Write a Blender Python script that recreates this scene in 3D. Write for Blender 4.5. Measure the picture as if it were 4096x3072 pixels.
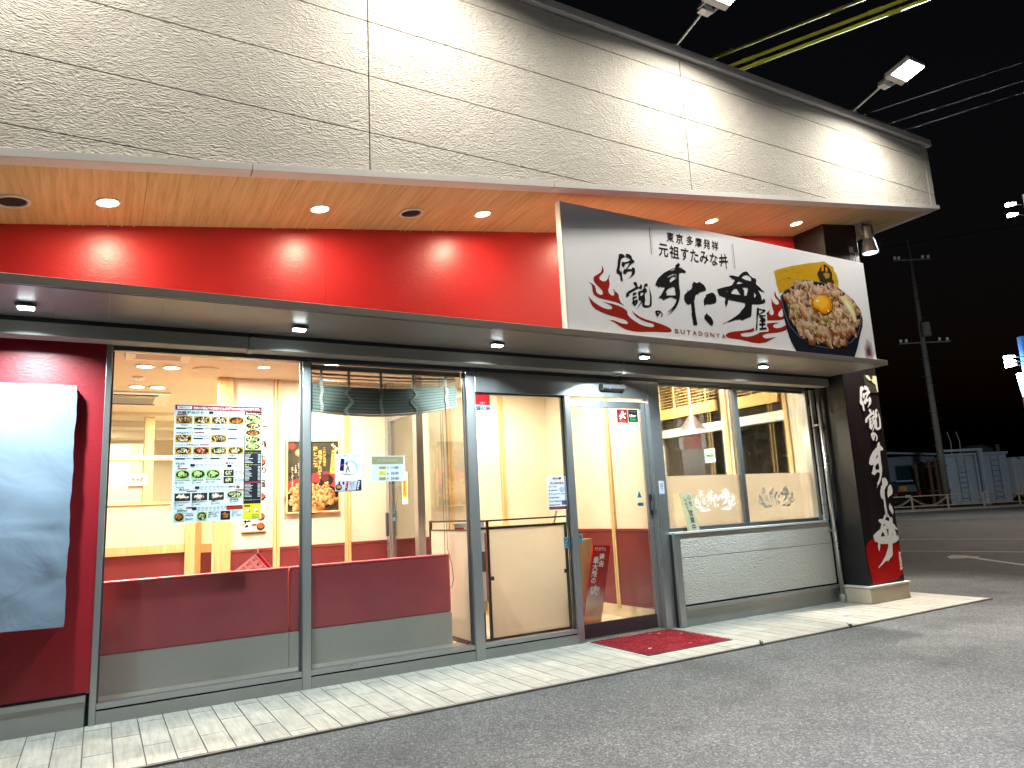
import bpy, math, random
from mathutils import Vector, Matrix
from mathutils.geometry import tessellate_polygon

for _o in list(bpy.data.objects):
    bpy.data.objects.remove(_o)
scene = bpy.context.scene
COL = scene.collection
PI = math.pi
rnd = random.Random(7)

# ------------------------------------------------------------------ camera, sky, exposure
cam_data = bpy.data.cameras.new('camera')
cam_data.sensor_fit = 'HORIZONTAL'
cam_data.sensor_width = 36.0
cam_data.lens = 24.99
cam_data.clip_start = 0.05
cam_data.clip_end = 2000.0
cam = bpy.data.objects.new('camera', cam_data)
COL.objects.link(cam)
_yaw, _pit, _rol = math.radians(30.241), math.radians(9.958), math.radians(-2.877)
_f = Vector((math.sin(_yaw), math.cos(_yaw), 0)); _r = Vector((math.cos(_yaw), -math.sin(_yaw), 0)); _u = Vector((0, 0, 1))
_f2 = _f * math.cos(_pit) + _u * math.sin(_pit); _u2 = _u * math.cos(_pit) - _f * math.sin(_pit)
_r3 = _r * math.cos(_rol) + _u2 * math.sin(_rol); _u3 = _u2 * math.cos(_rol) - _r * math.sin(_rol)
cam.matrix_world = Matrix(((_r3.x, _u3.x, -_f2.x, 0.0), (_r3.y, _u3.y, -_f2.y, -5.653), (_r3.z, _u3.z, -_f2.z, 1.25), (0, 0, 0, 1)))
scene.camera = cam

world = bpy.data.worlds.new('World')
scene.world = world
world.use_nodes = True
_nt = world.node_tree
_sky = _nt.nodes.new('ShaderNodeTexSky')
_sky.sky_type = 'NISHITA'
_sky.sun_disc = False
_sky.sun_elevation = math.radians(-3.0)
_sky.sun_rotation = math.radians(200)
_nt.links.new(_sky.outputs[0], _nt.nodes['Background'].inputs[0])
_nt.nodes['Background'].inputs[1].default_value = 0.05

scene.render.engine = 'CYCLES'
scene.view_settings.view_transform = 'Standard'
scene.view_settings.look = 'None'
scene.view_settings.exposure = 0.0
scene.view_settings.gamma = 1.0
scene.view_settings.use_curve_mapping = False
scene.cycles.use_denoising = True
scene.cycles.max_bounces = 8
scene.cycles.diffuse_bounces = 4
scene.cycles.glossy_bounces = 4
scene.cycles.transmission_bounces = 6
scene.cycles.transparent_max_bounces = 12
scene.cycles.sample_clamp_indirect = 6.0
scene.cycles.caustics_reflective = False
scene.cycles.caustics_refractive = False

FLOOD_POWER, LOT_POWER, FLOOD_COL = 88.0, 400.0, (1.0, 0.94, 0.83)
DOWN_POWER, DOWN_COL = 15.0, (1.0, 0.80, 0.55)
LED_POWER, LED_COL = 36.0, (0.78, 0.95, 1.0)
ROOM_POWER, ROOM_COL = 74.0, (1.0, 0.90, 0.73)
SPOT_POWER = 1300.0

# ------------------------------------------------------------------ helpers: objects
XF = {}

def setp(o, label=None, cat=None, group=None, kind=None):
    if label: o['label'] = label
    if cat: o['category'] = cat
    if group: o['group'] = group
    if kind: o['kind'] = kind
    return o

def thing(name, label, cat, loc=(0, 0, 0), rotz=0.0, group=None, kind=None):
    o = bpy.data.objects.new(name, None)
    o.empty_display_size = 0.1
    COL.objects.link(o)
    o.location = loc
    o.rotation_euler = (0, 0, rotz)
    XF[o.name] = Matrix.Translation(Vector(loc)) @ Matrix.Rotation(rotz, 4, 'Z')
    return setp(o, label, cat, group, kind)

def dup(root, loc, rotz=None, label=None, group=None):
    r = root.copy(); COL.objects.link(r)
    r.location = loc
    if rotz is not None: r.rotation_euler = (0, 0, rotz)
    XF[r.name] = Matrix.Translation(Vector(loc)) @ Matrix.Rotation(r.rotation_euler[2], 4, 'Z')
    if label: r['label'] = label
    if group: r['group'] = group
    for ch in list(root.children):
        c = ch.copy(); COL.objects.link(c); c.parent = r
        for g in list(ch.children):
            d = g.copy(); COL.objects.link(d); d.parent = c
    return r

def C(h):
    h = h.lstrip('#')
    out = []
    for i in (0, 2, 4):
        v = int(h[i:i + 2], 16) / 255.0
        out.append(v / 12.92 if v <= 0.04045 else ((v + 0.055) / 1.055) ** 2.4)
    return tuple(out)

class MB:
    def __init__(self):
        self.v = []; self.f = []; self.c = []; self.col = (1, 1, 1)
    def add(self, verts, faces, col=None):
        n = len(self.v)
        self.v += [Vector(p) for p in verts]
        c = col or self.col
        for fa in faces:
            self.f.append([n + i for i in fa]); self.c.append(c)
        return self
    def shaded(self, verts, faces, cols):
        """printed patch whose ink colour runs from point to point"""
        n = len(self.v)
        self.v += [Vector(p) for p in verts]
        for fa in faces:
            self.f.append([n + i for i in fa]); self.c.append([cols[i] for i in fa])
        return self
    def box(self, x0, x1, y0, y1, z0, z1, col=None):
        return self.add([(x0, y0, z0), (x1, y0, z0), (x1, y1, z0), (x0, y1, z0), (x0, y0, z1), (x1, y0, z1), (x1, y1, z1), (x0, y1, z1)],
                        [(0, 3, 2, 1), (4, 5, 6, 7), (0, 1, 5, 4), (1, 2, 6, 5), (2, 3, 7, 6), (3, 0, 4, 7)], col)
    def hexa(self, bottom, top, col=None):
        return self.add(list(bottom) + list(top), [(0, 3, 2, 1), (4, 5, 6, 7), (0, 1, 5, 4), (1, 2, 6, 5), (2, 3, 7, 6), (3, 0, 4, 7)], col)
    def prism(self, pts, ext, col=None):
        n = len(pts); e = Vector(ext)
        vs = [Vector(p) for p in pts] + [Vector(p) + e for p in pts]
        fs = [tuple(range(n))[::-1], tuple(range(n, 2 * n))] + [(i, (i + 1) % n, n + (i + 1) % n, n + i) for i in range(n)]
        return self.add(vs, fs, col)
    def cyl(self, p0, p1, r0, r1=None, n=16, cap=True, col=None):
        p0 = Vector(p0); p1 = Vector(p1); r1 = r0 if r1 is None else r1
        d = (p1 - p0).normalized()
        a = d.orthogonal().normalized(); b = d.cross(a)
        vs = []
        for p, r in ((p0, r0), (p1, r1)):
            for i in range(n):
                t = 2 * PI * i / n
                vs.append(p + (a * math.cos(t) + b * math.sin(t)) * r)
        fs = [(i, (i + 1) % n, n + (i + 1) % n, n + i) for i in range(n)]
        if cap: fs += [tuple(range(n))[::-1], tuple(range(n, 2 * n))]
        return self.add(vs, fs, col)
    def tube(self, pts, r, n=8, col=None):
        for a, b in zip(pts[:-1], pts[1:]):
            self.cyl(a, b, r, r, n, True, col)
        return self
    def lathe(self, prof, centre, n=24, col=None):
        cx, cy, cz = centre
        vs = [(cx + r * math.cos(2 * PI * i / n), cy + r * math.sin(2 * PI * i / n), cz + z) for r, z in prof for i in range(n)]
        fs = [(k * n + i, k * n + (i + 1) % n, (k + 1) * n + (i + 1) % n, (k + 1) * n + i) for k in range(len(prof) - 1) for i in range(n)]
        return self.add(vs, fs, col)
    def poly(self, pts, col=None):
        return self.add(pts, [tuple(range(len(pts)))], col)
    def flat(self, loops, mp, col=None):
        """2-D outline (with holes) filled on the surface that mp maps to"""
        tri = tessellate_polygon([[Vector((x, y, 0)) for x, y in lp] for lp in loops])
        pts = [p for lp in loops for p in lp]
        return self.add([mp(*p) for p in pts], tri, col)
    def rect(self, mp, u0, u1, v0, v1, col=None):
        return self.add([mp(u0, v0), mp(u1, v0), mp(u1, v1), mp(u0, v1)], [(0, 1, 2, 3)], col)
    def ell(self, mp, u, v, a, b, n=16, col=None, rot=0.0):
        cs, sn = math.cos(rot), math.sin(rot)
        pts = []
        for i in range(n):
            x, y = a * math.cos(2 * PI * i / n), b * math.sin(2 * PI * i / n)
            pts.append(mp(u + x * cs - y * sn, v + x * sn + y * cs))
        return self.add(pts, [tuple(range(n))], col)
    def build(self, name, mat, parent=None, local=False, bevel=0.0, smooth=False, seg=2):
        M = XF[parent.name] if parent is not None else Matrix.Identity(4)
        vw = [M @ p for p in self.v] if local else self.v
        lo = Vector([min(p[i] for p in vw) for i in range(3)]); hi = Vector([max(p[i] for p in vw) for i in range(3)])
        org = Vector(((lo.x + hi.x) / 2, (lo.y + hi.y) / 2, lo.z))
        R = M.to_3x3().to_4x4()
        W = Matrix.Translation(org) @ R
        inv = W.inverted()
        me = bpy.data.meshes.new(name)
        me.from_pydata([inv @ p for p in vw], [], self.f)
        ca = me.color_attributes.new('Col', 'FLOAT_COLOR', 'CORNER')
        flatc = []
        for fa, c in zip(self.f, self.c):
            if isinstance(c, list):
                for q in c: flatc += [q[0], q[1], q[2], 1.0]
            else: flatc += [c[0], c[1], c[2], 1.0] * len(fa)
        ca.data.foreach_set('color', flatc)
        if smooth:
            me.polygons.foreach_set('use_smooth', [True] * len(me.polygons))
        me.update()
        o = bpy.data.objects.new(name, me)
        COL.objects.link(o)
        me.materials.append(mat)
        if parent is not None:
            o.parent = parent
            L = M.inverted() @ W
            o.location = L.to_translation()
        else:
            o.location = org
        XF[o.name] = W
        if bevel > 0:
            b = o.modifiers.new('bevel', 'BEVEL'); b.width = bevel; b.segments = seg; b.limit_method = 'ANGLE'; b.angle_limit = math.radians(40)
        return o

def share(mesh_obj, name, loc_world, parent=None, mat=None):
    """another object that uses the same mesh, its origin at loc_world"""
    o = bpy.data.objects.new(name, mesh_obj.data)
    COL.objects.link(o)
    M = XF[parent.name] if parent is not None else Matrix.Identity(4)
    o.parent = parent
    o.location = M.inverted() @ Vector(loc_world)
    if mat is not None:
        o.material_slots[0].link = 'OBJECT'; o.material_slots[0].material = mat
    XF[o.name] = Matrix.Translation(Vector(loc_world))
    return o

# flat mappings: front = on a wall that faces the street (-Y)
def front(x0, y, z0, s=1.0):
    return lambda u, v: (x0 + u * s, y, z0 + v * s)

_TC = {}
def text2d(s, bold=0.0):
    key = (s, bold)
    if key not in _TC:
        cu = bpy.data.curves.new('t', 'FONT'); cu.body = s; cu.size = 1.0; cu.offset = bold; cu.resolution_u = 2; cu.fill_mode = 'FRONT'
        ob = bpy.data.objects.new('t', cu); COL.objects.link(ob)
        dg = bpy.context.evaluated_depsgraph_get()
        me = bpy.data.meshes.new_from_object(ob.evaluated_get(dg))
        vs = [(v.co.x, v.co.y) for v in me.vertices]; fs = [tuple(p.vertices) for p in me.polygons]
        bpy.data.objects.remove(ob); bpy.data.curves.remove(cu); bpy.data.meshes.remove(me)
        if not vs: vs = [(0, 0)]
        x0 = min(v[0] for v in vs); x1 = max(v[0] for v in vs); y0 = min(v[1] for v in vs); y1 = max(v[1] for v in vs)
        _TC[key] = (vs, fs, x0, x1, y0, y1)
    return _TC[key]

def put_text(mb, mp, s, u, v, h, col, w=None, align='L', bold=0.0, shear=0.0):
    """one line: lower edge of its ink at v, ink height h, optional fixed width w"""
    vs, fs, x0, x1, y0, y1 = text2d(s, bold)
    sy = h / max(y1 - y0, 1e-6); sx = (w / max(x1 - x0, 1e-6)) if w else sy
    W = (x1 - x0) * sx
    off = u if align == 'L' else (u - W / 2 if align == 'C' else u - W)
    mb.add([mp(off + (x - x0) * sx + shear * (y - y0) * sy, v + (y - y0) * sy) for x, y in vs], fs, col)
    return W

def put_column(mb, mp, s, u, vtop, size, col, bold=0.0, pitch=1.08, lean=0.0):
    """vertical writing, one character below the other"""
    v = vtop
    for ch in s:
        if ch != ' ':
            vs, fs, x0, x1, y0, y1 = text2d(ch, bold)
            mb.add([mp(u + (x - (x0 + x1) / 2) * size + lean * (v - vtop), v - size * .5 + (y - (y0 + y1) / 2) * size) for x, y in vs], fs, col)
        v -= size * pitch

def glyph(mb, key, mp, col, box=None):
    loops = GLYPH[key]
    pts = [p for sh in loops for lp in sh for p in lp]
    x0 = min(p[0] for p in pts); x1 = max(p[0] for p in pts); y0 = min(p[1] for p in pts); y1 = max(p[1] for p in pts)
    for sh in loops:
        if box:
            ww = box[4] if len(box) > 4 else 0.0
            q = [[(box[0] + (x - x0) / (x1 - x0) * (box[1] - box[0]), box[2] + (y - y0) / (y1 - y0) * (box[3] - box[2])) for x, y in lp] for lp in sh]
        else:
            q = [[(x / 1000.0, y / 1000.0) for x, y in lp] for lp in sh]
        mb.flat(q, mp, col)
        if box and ww:            # thicken the strokes
            for k, (dx, dy) in enumerate(((ww, 0), (-ww, 0), (0, ww), (0, -ww))):
                mb.flat([[(x + dx, y + dy) for x, y in lp] for lp in q], (lambda u, v, k=k: tuple(Vector(mp(u, v)) + Vector((0, -.00012 * (k + 1), 0)))), col)

def inside(p, poly):
    x, y = p; r = False; j = len(poly) - 1
    for i in range(len(poly)):
        xi, yi = poly[i]; xj, yj = poly[j]
        if (yi > y) != (yj > y) and x < (xj - xi) * (y - yi) / (yj - yi) + xi: r = not r
        j = i
    return r
GLYPH = {
    'su': [[[(1254,750),(1274,761),(1289,775),(1301,773),(1312,754),(1300,746),(1296,730),(1320,732),(1350,725),(1319,724),(1295,718),(1332,720),(1360,714),(1379,701),(1367,686),(1344,686),(1325,687),(1306,676),(1290,677),(1283,637),(1276,554),(1276,526),(1280,489),(1271,440),(1250,389),(1213,337),(1179,305),(1134,273),(1078,238),(1113,263),(1146,290),(1172,318),(1148,306),(1115,281),(1110,287),(1160,324),(1192,355),(1214,385),(1228,421),(1207,415),(1190,427),(1162,430),(1136,423),(1109,410),(1064,390),(1043,407),(1021,405),(1012,414),(1035,427),(1050,446),(1083,491),(1102,516),(1060,514),(1033,514),(1022,508),(989,522),(987,534),(1006,566),(1026,593),(1057,619),(1101,653),(1150,679),(1199,702),(1241,717),(1249,735)],[(1173,679),(1209,700),(1242,710),(1241,702),(1203,686)],[(1140,621),(1188,647),(1234,667),(1232,653),(1186,633),(1148,614)],[(1163,589),(1184,616),(1217,635),(1231,630),(1230,608),(1202,590),(1167,568)],[(1245,669),(1251,661),(1246,610),(1239,611)],[(1101,467),(1124,496),(1157,518),(1208,535),(1217,523),(1220,491),(1221,452),(1185,447),(1105,439),(1124,470),(1103,456)]]],
    'ta': [[[(1468,613),(1494,604),(1512,605),(1536,620),(1565,609),(1599,592),(1618,556),(1605,540),(1565,528),(1516,510),(1515,499),(1476,487),(1462,460),(1459,440),(1447,426),(1448,373),(1448,312),(1450,287),(1460,195),(1435,186),(1407,192),(1404,234),(1396,294),(1402,307),(1404,393),(1366,377),(1339,390),(1322,421),(1324,449),(1333,471),(1369,501),(1381,529),(1388,511),(1426,537),(1438,556),(1441,584)]],[[(1689,531),(1713,527),(1736,507),(1742,474),(1736,446),(1717,429),(1648,412),(1596,408),(1594,400),(1574,386),(1568,426),(1580,459),(1608,485),(1605,499),(1651,518)]],[[(1595,320),(1609,302),(1637,289),(1656,270),(1669,242),(1666,217),(1639,198),(1611,216),(1555,260),(1562,290),(1582,306)]]],
    'no': [[[(953,273),(969,282),(995,286),(1019,282),(1037,266),(1041,248),(1031,232),(1009,222),(1021,233),(1030,249),(1027,265),(1015,268),(986,231),(971,228),(961,249)],[(978,265),(993,269),(1005,265),(991,255),(982,256)]]],
    'don': [[[(1948,728),(1967,738),(2010,740),(2075,736),(2118,772),(2155,795),(2190,806),(2217,802),(2226,789),(2250,766),(2282,751),(2324,748),(2330,726),(2318,690),(2349,673),(2380,654),(2394,637),(2416,631),(2434,619),(2403,619),(2364,626),(2334,632),(2360,598),(2375,572),(2377,547),(2382,527),(2412,551),(2431,528),(2422,509),(2382,493),(2330,482),(2230,472),(2215,409),(2199,351),(2185,338),(2121,316),(2069,292),(2047,276),(2066,293),(2037,299),(1971,289),(1888,260),(1855,255),(1794,230),(1788,232),(1850,258),(1901,280),(1970,318),(2035,356),(2067,388),(2123,436),(2132,474),(2074,477),(1972,480),(1903,484),(1891,448),(1860,404),(1850,440),(1852,459),(1868,497),(1833,506),(1786,513),(1768,548),(1765,573),(1796,583),(1851,601),(1940,625),(1974,639),(1999,666),(2025,698),(1984,706)],[(2116,731),(2149,755),(2190,770),(2220,769),(2243,757),(2258,744),(2250,711),(2198,714),(2160,720)],[(2045,656),(2049,670),(2076,692),(2106,687),(2143,677),(2097,667)],[(1875,565),(1900,571),(1905,560),(1888,560)],[(1951,555),(1965,576),(1995,602),(2035,612),(2055,583),(2080,548),(2026,549),(1961,548)],[(2113,629),(2153,636),(2189,636),(2196,629),(2182,591),(2165,553),(2133,549),(2137,602)],[(2280,602),(2293,585),(2303,567),(2272,541),(2270,564)]]],
    'ya': [[[(2283,400),(2298,444),(2318,443),(2328,432),(2318,407),(2316,375),(2295,360),(2281,295),(2262,210),(2240,209),(2264,293),(2277,375)]],[[(2329,436),(2384,430),(2402,438),(2417,425),(2397,409),(2361,391),(2320,377),(2340,371),(2409,375),(2405,365),(2355,354),(2315,358),(2319,383),(2344,395),(2372,410),(2371,422),(2325,422)]],[[(2298,353),(2331,348),(2354,348),(2392,341),(2403,322),(2386,304),(2350,289),(2395,289),(2393,277),(2357,265),(2351,241),(2394,249),(2411,230),(2299,214),(2296,232),(2331,239),(2337,264),(2301,260),(2300,277),(2332,283),(2340,300),(2313,302),(2318,318),(2339,328),(2329,335)]]],
    'den': [[[(587,760),(619,770),(642,766),(659,747),(634,733),(617,723),(602,696),(595,663),(583,615),(600,594),(608,630),(607,568),(611,521),(605,510),(592,512),(586,528),(586,553),(574,575),(550,584),(547,603),(563,647),(575,707),(588,748)]],[[(667,773),(691,779),(719,773),(735,757),(738,736),(758,725),(762,709),(746,703),(731,695),(704,670),(673,635),(720,639),(726,649),(737,662),(760,650),(760,618),(744,589),(708,565),(673,543),(704,572),(722,605),(724,623),(689,615),(670,609),(648,584),(623,589),(621,608),(638,628),(658,634),(685,667),(705,698),(673,687),(653,679),(635,641),(613,658),(612,673),(621,696),(654,695),(694,711),(714,723),(713,732),(692,741),(666,744)]]],
    'setsu': [[[(729,516),(750,526),(766,521),(774,494),(777,483),(791,480),(802,498),(816,514),(829,497),(821,466),(804,466),(790,473),(744,450),(664,404),(674,393),(634,370),(635,399),(654,422),(701,449),(737,468),(755,480),(735,501)]],[[(852,509),(863,520),(888,528),(895,508),(870,496),(852,480),(878,475),(877,447),(849,428),(848,401),(850,374),(838,329),(842,318),(891,323),(901,344),(910,407),(910,502),(915,475),(928,413),(922,338),(913,317),(864,300),(825,299),(810,311),(811,346),(773,303),(738,267),(769,310),(807,359),(769,359),(777,393),(771,431),(782,440),(827,457),(844,479)],[(796,411),(805,431),(840,439),(828,414),(802,398)]],[[(712,417),(757,430),(750,411),(710,390)]],[[(709,382),(753,394),(754,381),(724,368),(720,346),(740,360),(764,360),(758,329),(724,299),(693,322),(706,350),(703,369)],[(728,333),(737,330),(734,319),(727,322)]]],
    'flame_left': [[[(388,634),(403,613),(410,590),(401,566),(370,537),(354,519),(359,499),(382,488),(407,489),(432,500),(449,523),(461,549),(478,560),(462,537),(458,512),(463,475),(456,446),(443,420),(444,395),(460,375),(484,368),(502,375),(506,398),(499,422),(501,435),(513,415),(541,398),(553,379),(554,350),(568,319),(587,303),(609,287),(571,301),(523,314),(435,323),(368,328),(316,337),(284,355),(272,384),(272,420),(267,440),(254,452),(232,463),(269,454),(298,437),(308,416),(310,388),(323,370),(352,362),(374,365),(382,384),(372,406),(348,427),(316,450),(294,475),(290,499),(298,518),(334,541),(369,562),(388,587),(392,612)]],[[(227,339),(243,317),(278,289),(324,266),(370,248),(423,240),(462,245),(472,262),(456,279),(413,293),(366,307),(404,300),(472,295),(530,287),(588,270),(627,251),(635,236),(635,213),(661,187),(709,161),(767,137),(828,124),(890,121),(925,128),(929,145),(904,158),(848,165),(787,180),(738,200),(705,226),(687,259),(711,237),(765,209),(835,189),(927,176),(1021,160),(1089,142),(1125,126),(1135,110),(1121,97),(1099,92),(1013,87),(906,81),(750,67),(679,66),(609,75),(561,91),(523,108),(481,130),(433,144),(478,146),(526,134),(569,126),(604,125),(630,129),(632,142),(613,160),(579,169),(510,179),(423,191),(348,208),(292,228),(256,255),(236,292)]]],
    'flame_right': [[[(2595,648),(2597,628),(2606,597),(2635,572),(2677,549),(2697,515),(2682,481),(2649,454),(2611,426),(2598,401),(2606,382),(2636,377),(2667,388),(2679,413),(2681,441),(2702,463),(2744,476),(2720,453),(2713,420),(2706,388),(2685,366),(2643,348),(2562,337),(2427,322),(2428,346),(2431,377),(2423,396),(2442,412),(2466,424),(2474,448),(2477,429),(2468,405),(2482,386),(2506,383),(2527,395),(2537,419),(2530,446),(2519,477),(2520,512),(2524,544),(2518,560),(2503,577),(2526,557),(2548,523),(2574,506),(2601,504),(2625,513),(2634,532),(2621,555),(2591,575),(2578,598),(2578,622)]],[[(1814,118),(1832,136),(1875,155),(1949,170),(2054,186),(2134,201),(2184,216),(2221,231),(2220,198),(2190,186),(2146,176),(2072,166),(2026,154),(2024,141),(2045,128),(2108,128),(2178,142),(2251,166),(2303,192),(2419,207),(2433,228),(2428,245),(2410,266),(2421,292),(2501,305),(2612,318),(2556,301),(2515,287),(2501,271),(2515,256),(2559,253),(2617,265),(2690,295),(2735,323),(2757,348),(2749,304),(2719,266),(2681,241),(2621,222),(2529,204),(2416,188),(2354,173),(2332,154),(2343,137),(2386,134),(2442,143),(2488,154),(2539,155),(2497,147),(2450,126),(2368,91),(2269,76),(2184,76),(2101,85),(2019,93),(1887,96),(1832,101)]]],
    'gold_patch': [[[(2610,861),(2675,890),(2906,958),(3196,1028),(3455,1081),(3492,1064),(3594,1036),(3598,991),(3633,959),(3651,888),(3641,796),(3364,818),(3051,790),(2840,722),(2654,624),(2640,681),(2624,730),(2624,798)]]],
    'bowl': [[[(2662,600),(2733,667),(2866,733),(3078,802),(3366,825),(3654,794),(3855,702),(3971,586),(3994,470),(3973,395),(3915,300),(3836,151),(3754,21),(2813,18),(2748,123),(2707,236),(2676,399)]]],
    'food': [[[(2691,586),(2755,652),(2888,719),(3080,811),(3364,814),(3623,776),(3825,690),(3939,565),(3936,446),(3857,313),(3726,213),(3579,158),(3333,115),(3080,131),(2895,201),(2768,307),(2718,437)]]],
    'egg': [[[(3149,566),(3186,630),(3286,682),(3392,688),(3469,652),(3482,582),(3453,526),(3351,477),(3286,478),(3228,513),(3166,524)]]],
}
# ------------------------------------------------------------------ materials
def new_mat(name):
    m = bpy.data.materials.new(name); m.use_nodes = True
    return m, m.node_tree, m.node_tree.nodes['Principled BSDF']

def ramp(nt, fac, stops):
    r = nt.nodes.new('ShaderNodeValToRGB')
    e = r.color_ramp.elements
    while len(e) < len(stops): e.new(0.5)
    for k, (p, c) in enumerate(stops):
        e[k].position = p; e[k].color = (c[0], c[1], c[2], 1)
    nt.links.new(fac, r.inputs[0])
    return r.outputs[0]

def coords(nt, scale=(1, 1, 1), rot=(0, 0, 0), kind='Object'):
    tc = nt.nodes.new('ShaderNodeTexCoord'); mp = nt.nodes.new('ShaderNodeMapping')
    mp.inputs['Scale'].default_value = scale; mp.inputs['Rotation'].default_value = rot
    nt.links.new(tc.outputs[kind], mp.inputs[0])
    return mp.outputs[0]

def world_coords(nt, scale=(1, 1, 1), rot=(0, 0, 0)):
    g = nt.nodes.new('ShaderNodeNewGeometry'); mp = nt.nodes.new('ShaderNodeMapping')
    mp.inputs['Scale'].default_value = scale; mp.inputs['Rotation'].default_value = rot
    nt.links.new(g.outputs['Position'], mp.inputs[0])
    return mp.outputs[0]

def noise(nt, vec, scale, detail=4, rough=.55, dist=0.0):
    n = nt.nodes.new('ShaderNodeTexNoise')
    n.inputs['Scale'].default_value = scale; n.inputs['Detail'].default_value = detail; n.inputs['Roughness'].default_value = rough; n.inputs['Distortion'].default_value = dist
    nt.links.new(vec, n.inputs['Vector'])
    return n.outputs[0]

def bump(nt, b, h, strength=.5, dist=.01):
    n = nt.nodes.new('ShaderNodeBump'); n.inputs['Strength'].default_value = strength; n.inputs['Distance'].default_value = dist
    nt.links.new(h, n.inputs['Height']); nt.links.new(n.outputs[0], b.inputs['Normal'])
    return n

def math_node(nt, op, a, b=None, c=None):
    n = nt.nodes.new('ShaderNodeMath'); n.operation = op
    for i, x in enumerate((a, b, c)):
        if x is None: continue
        if isinstance(x, (int, float)): n.inputs[i].default_value = x
        else: nt.links.new(x, n.inputs[i])
    return n.outputs[0]

def M(name, col, rough=.5, metal=0.0, var=.12, vscale=3.0, bmp=0.0, bscale=120.0, spec=.5, stretch=(1, 1, 1)):
    m, nt, b = new_mat(name)
    col = C(col) if isinstance(col, str) else col
    v = world_coords(nt, stretch)
    n = noise(nt, v, vscale, 5, .6)
    d = tuple(max(0, x * (1 - var)) for x in col); l = tuple(min(1, x * (1 + var)) for x in col)
    nt.links.new(ramp(nt, n, [(.3, d), (.7, l)]), b.inputs['Base Color'])
    r = ramp(nt, n, [(.25, (max(.02, rough - .08),) * 3), (.75, (min(1, rough + .08),) * 3)])
    nt.links.new(r, b.inputs['Roughness'])
    b.inputs['Metallic'].default_value = metal
    b.inputs['Specular IOR Level'].default_value = spec
    if bmp: bump(nt, b, noise(nt, v, bscale, 3), bmp, .004)
    return m

def emis(name, col, strength):
    m, nt, b = new_mat(name)
    b.inputs['Base Color'].default_value = (col[0] * .8, col[1] * .8, col[2] * .8, 1)
    b.inputs['Emission Color'].default_value = (col[0], col[1], col[2], 1)
    b.inputs['Emission Strength'].default_value = strength
    return m

MAT = {}
def stucco_mat():
    m, nt, b = new_mat('stucco siding')
    v = world_coords(nt)
    big = nt.nodes.new('ShaderNodeTexNoise'); big.inputs['Scale'].default_value = 3.2; big.inputs['Detail'].default_value = 2
    nt.links.new(v, big.inputs['Vector'])
    mix = nt.nodes.new('ShaderNodeMixRGB'); mix.blend_type = 'ADD'; mix.inputs[0].default_value = .15
    nt.links.new(v, mix.inputs[1]); nt.links.new(big.outputs['Color'], mix.inputs[2])
    mp = nt.nodes.new('ShaderNodeMapping'); mp.inputs['Rotation'].default_value = (0, math.radians(-20), 0); mp.inputs['Scale'].default_value = (34, 34, 120)
    nt.links.new(mix.outputs[0], mp.inputs[0])
    comb = noise(nt, mp.outputs[0], 1.0, 2, .5)
    ridge = math_node(nt, 'ABSOLUTE', math_node(nt, 'SUBTRACT', noise(nt, v, 4.5, 3, .5, 1.2), .5))
    ridge = math_node(nt, 'MULTIPLY', math_node(nt, 'SUBTRACT', .06, math_node(nt, 'MINIMUM', ridge, .06)), 3.0)
    fine = noise(nt, v, 160, 2)
    h = math_node(nt, 'ADD', math_node(nt, 'ADD', math_node(nt, 'MULTIPLY', comb, 1.0), ridge), math_node(nt, 'MULTIPLY', fine, .15))
    bump(nt, b, h, .9, .0150)
    nt.links.new(ramp(nt, noise(nt, v, 1.2, 5), [(.3, (.55, .515, .455)), (.7, (.63, .595, .53))]), b.inputs['Base Color'])
    b.inputs['Roughness'].default_value = .75
    b.inputs['Specular IOR Level'].default_value = .25
    return m
MAT['stucco'] = stucco_mat()

def wood_mat(name, c0, c1, c2, rough, scale=(26, 1.2, 26), bandrot=0.0):
    m, nt, b = new_mat(name)
    v = world_coords(nt, scale, (0, 0, bandrot))
    n = noise(nt, v, 1.0, 6, .62, .35)
    v2 = world_coords(nt, tuple(s * 4 for s in scale), (0, 0, bandrot))
    n2 = noise(nt, v2, 1.0, 3)
    k = math_node(nt, 'ADD', math_node(nt, 'MULTIPLY', n, .75), math_node(nt, 'MULTIPLY', n2, .25))
    nt.links.new(ramp(nt, k, [(.36, c0), (.5, c1), (.64, c2)]), b.inputs['Base Color'])
    b.inputs['Roughness'].default_value = rough
    bump(nt, b, k, .12, .002)
    return m
MAT['soffit'] = wood_mat('soffit wood', (.40, .27, .115), (.52, .375, .18), (.62, .47, .25), .45)
MAT['yellow_wood'] = wood_mat('pale yellow wood', (.58, .38, .15), (.68, .46, .20), (.75, .53, .25), .45, (30, 30, 2))

def red_stucco(name, col, rough):
    m, nt, b = new_mat(name)
    v = world_coords(nt)
    vs = world_coords(nt, (24, 24, 60), (0, math.radians(18), 0))
    h = math_node(nt, 'ADD', noise(nt, vs, 1.0, 3, .55, .6), math_node(nt, 'MULTIPLY', noise(nt, v, 120, 2), .3))
    bump(nt, b, h, .22, .006)
    d = tuple(x * .86 for x in col)
    nt.links.new(ramp(nt, noise(nt, v, 1.3, 5), [(.3, d), (.7, col)]), b.inputs['Base Color'])
    b.inputs['Roughness'].default_value = rough
    return m
MAT['red_wall'] = red_stucco('red wall paint', (.43, .016, .020), .38)
MAT['red_low'] = red_stucco('deep red wall paint', (.32, .010, .018), .40)

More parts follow.
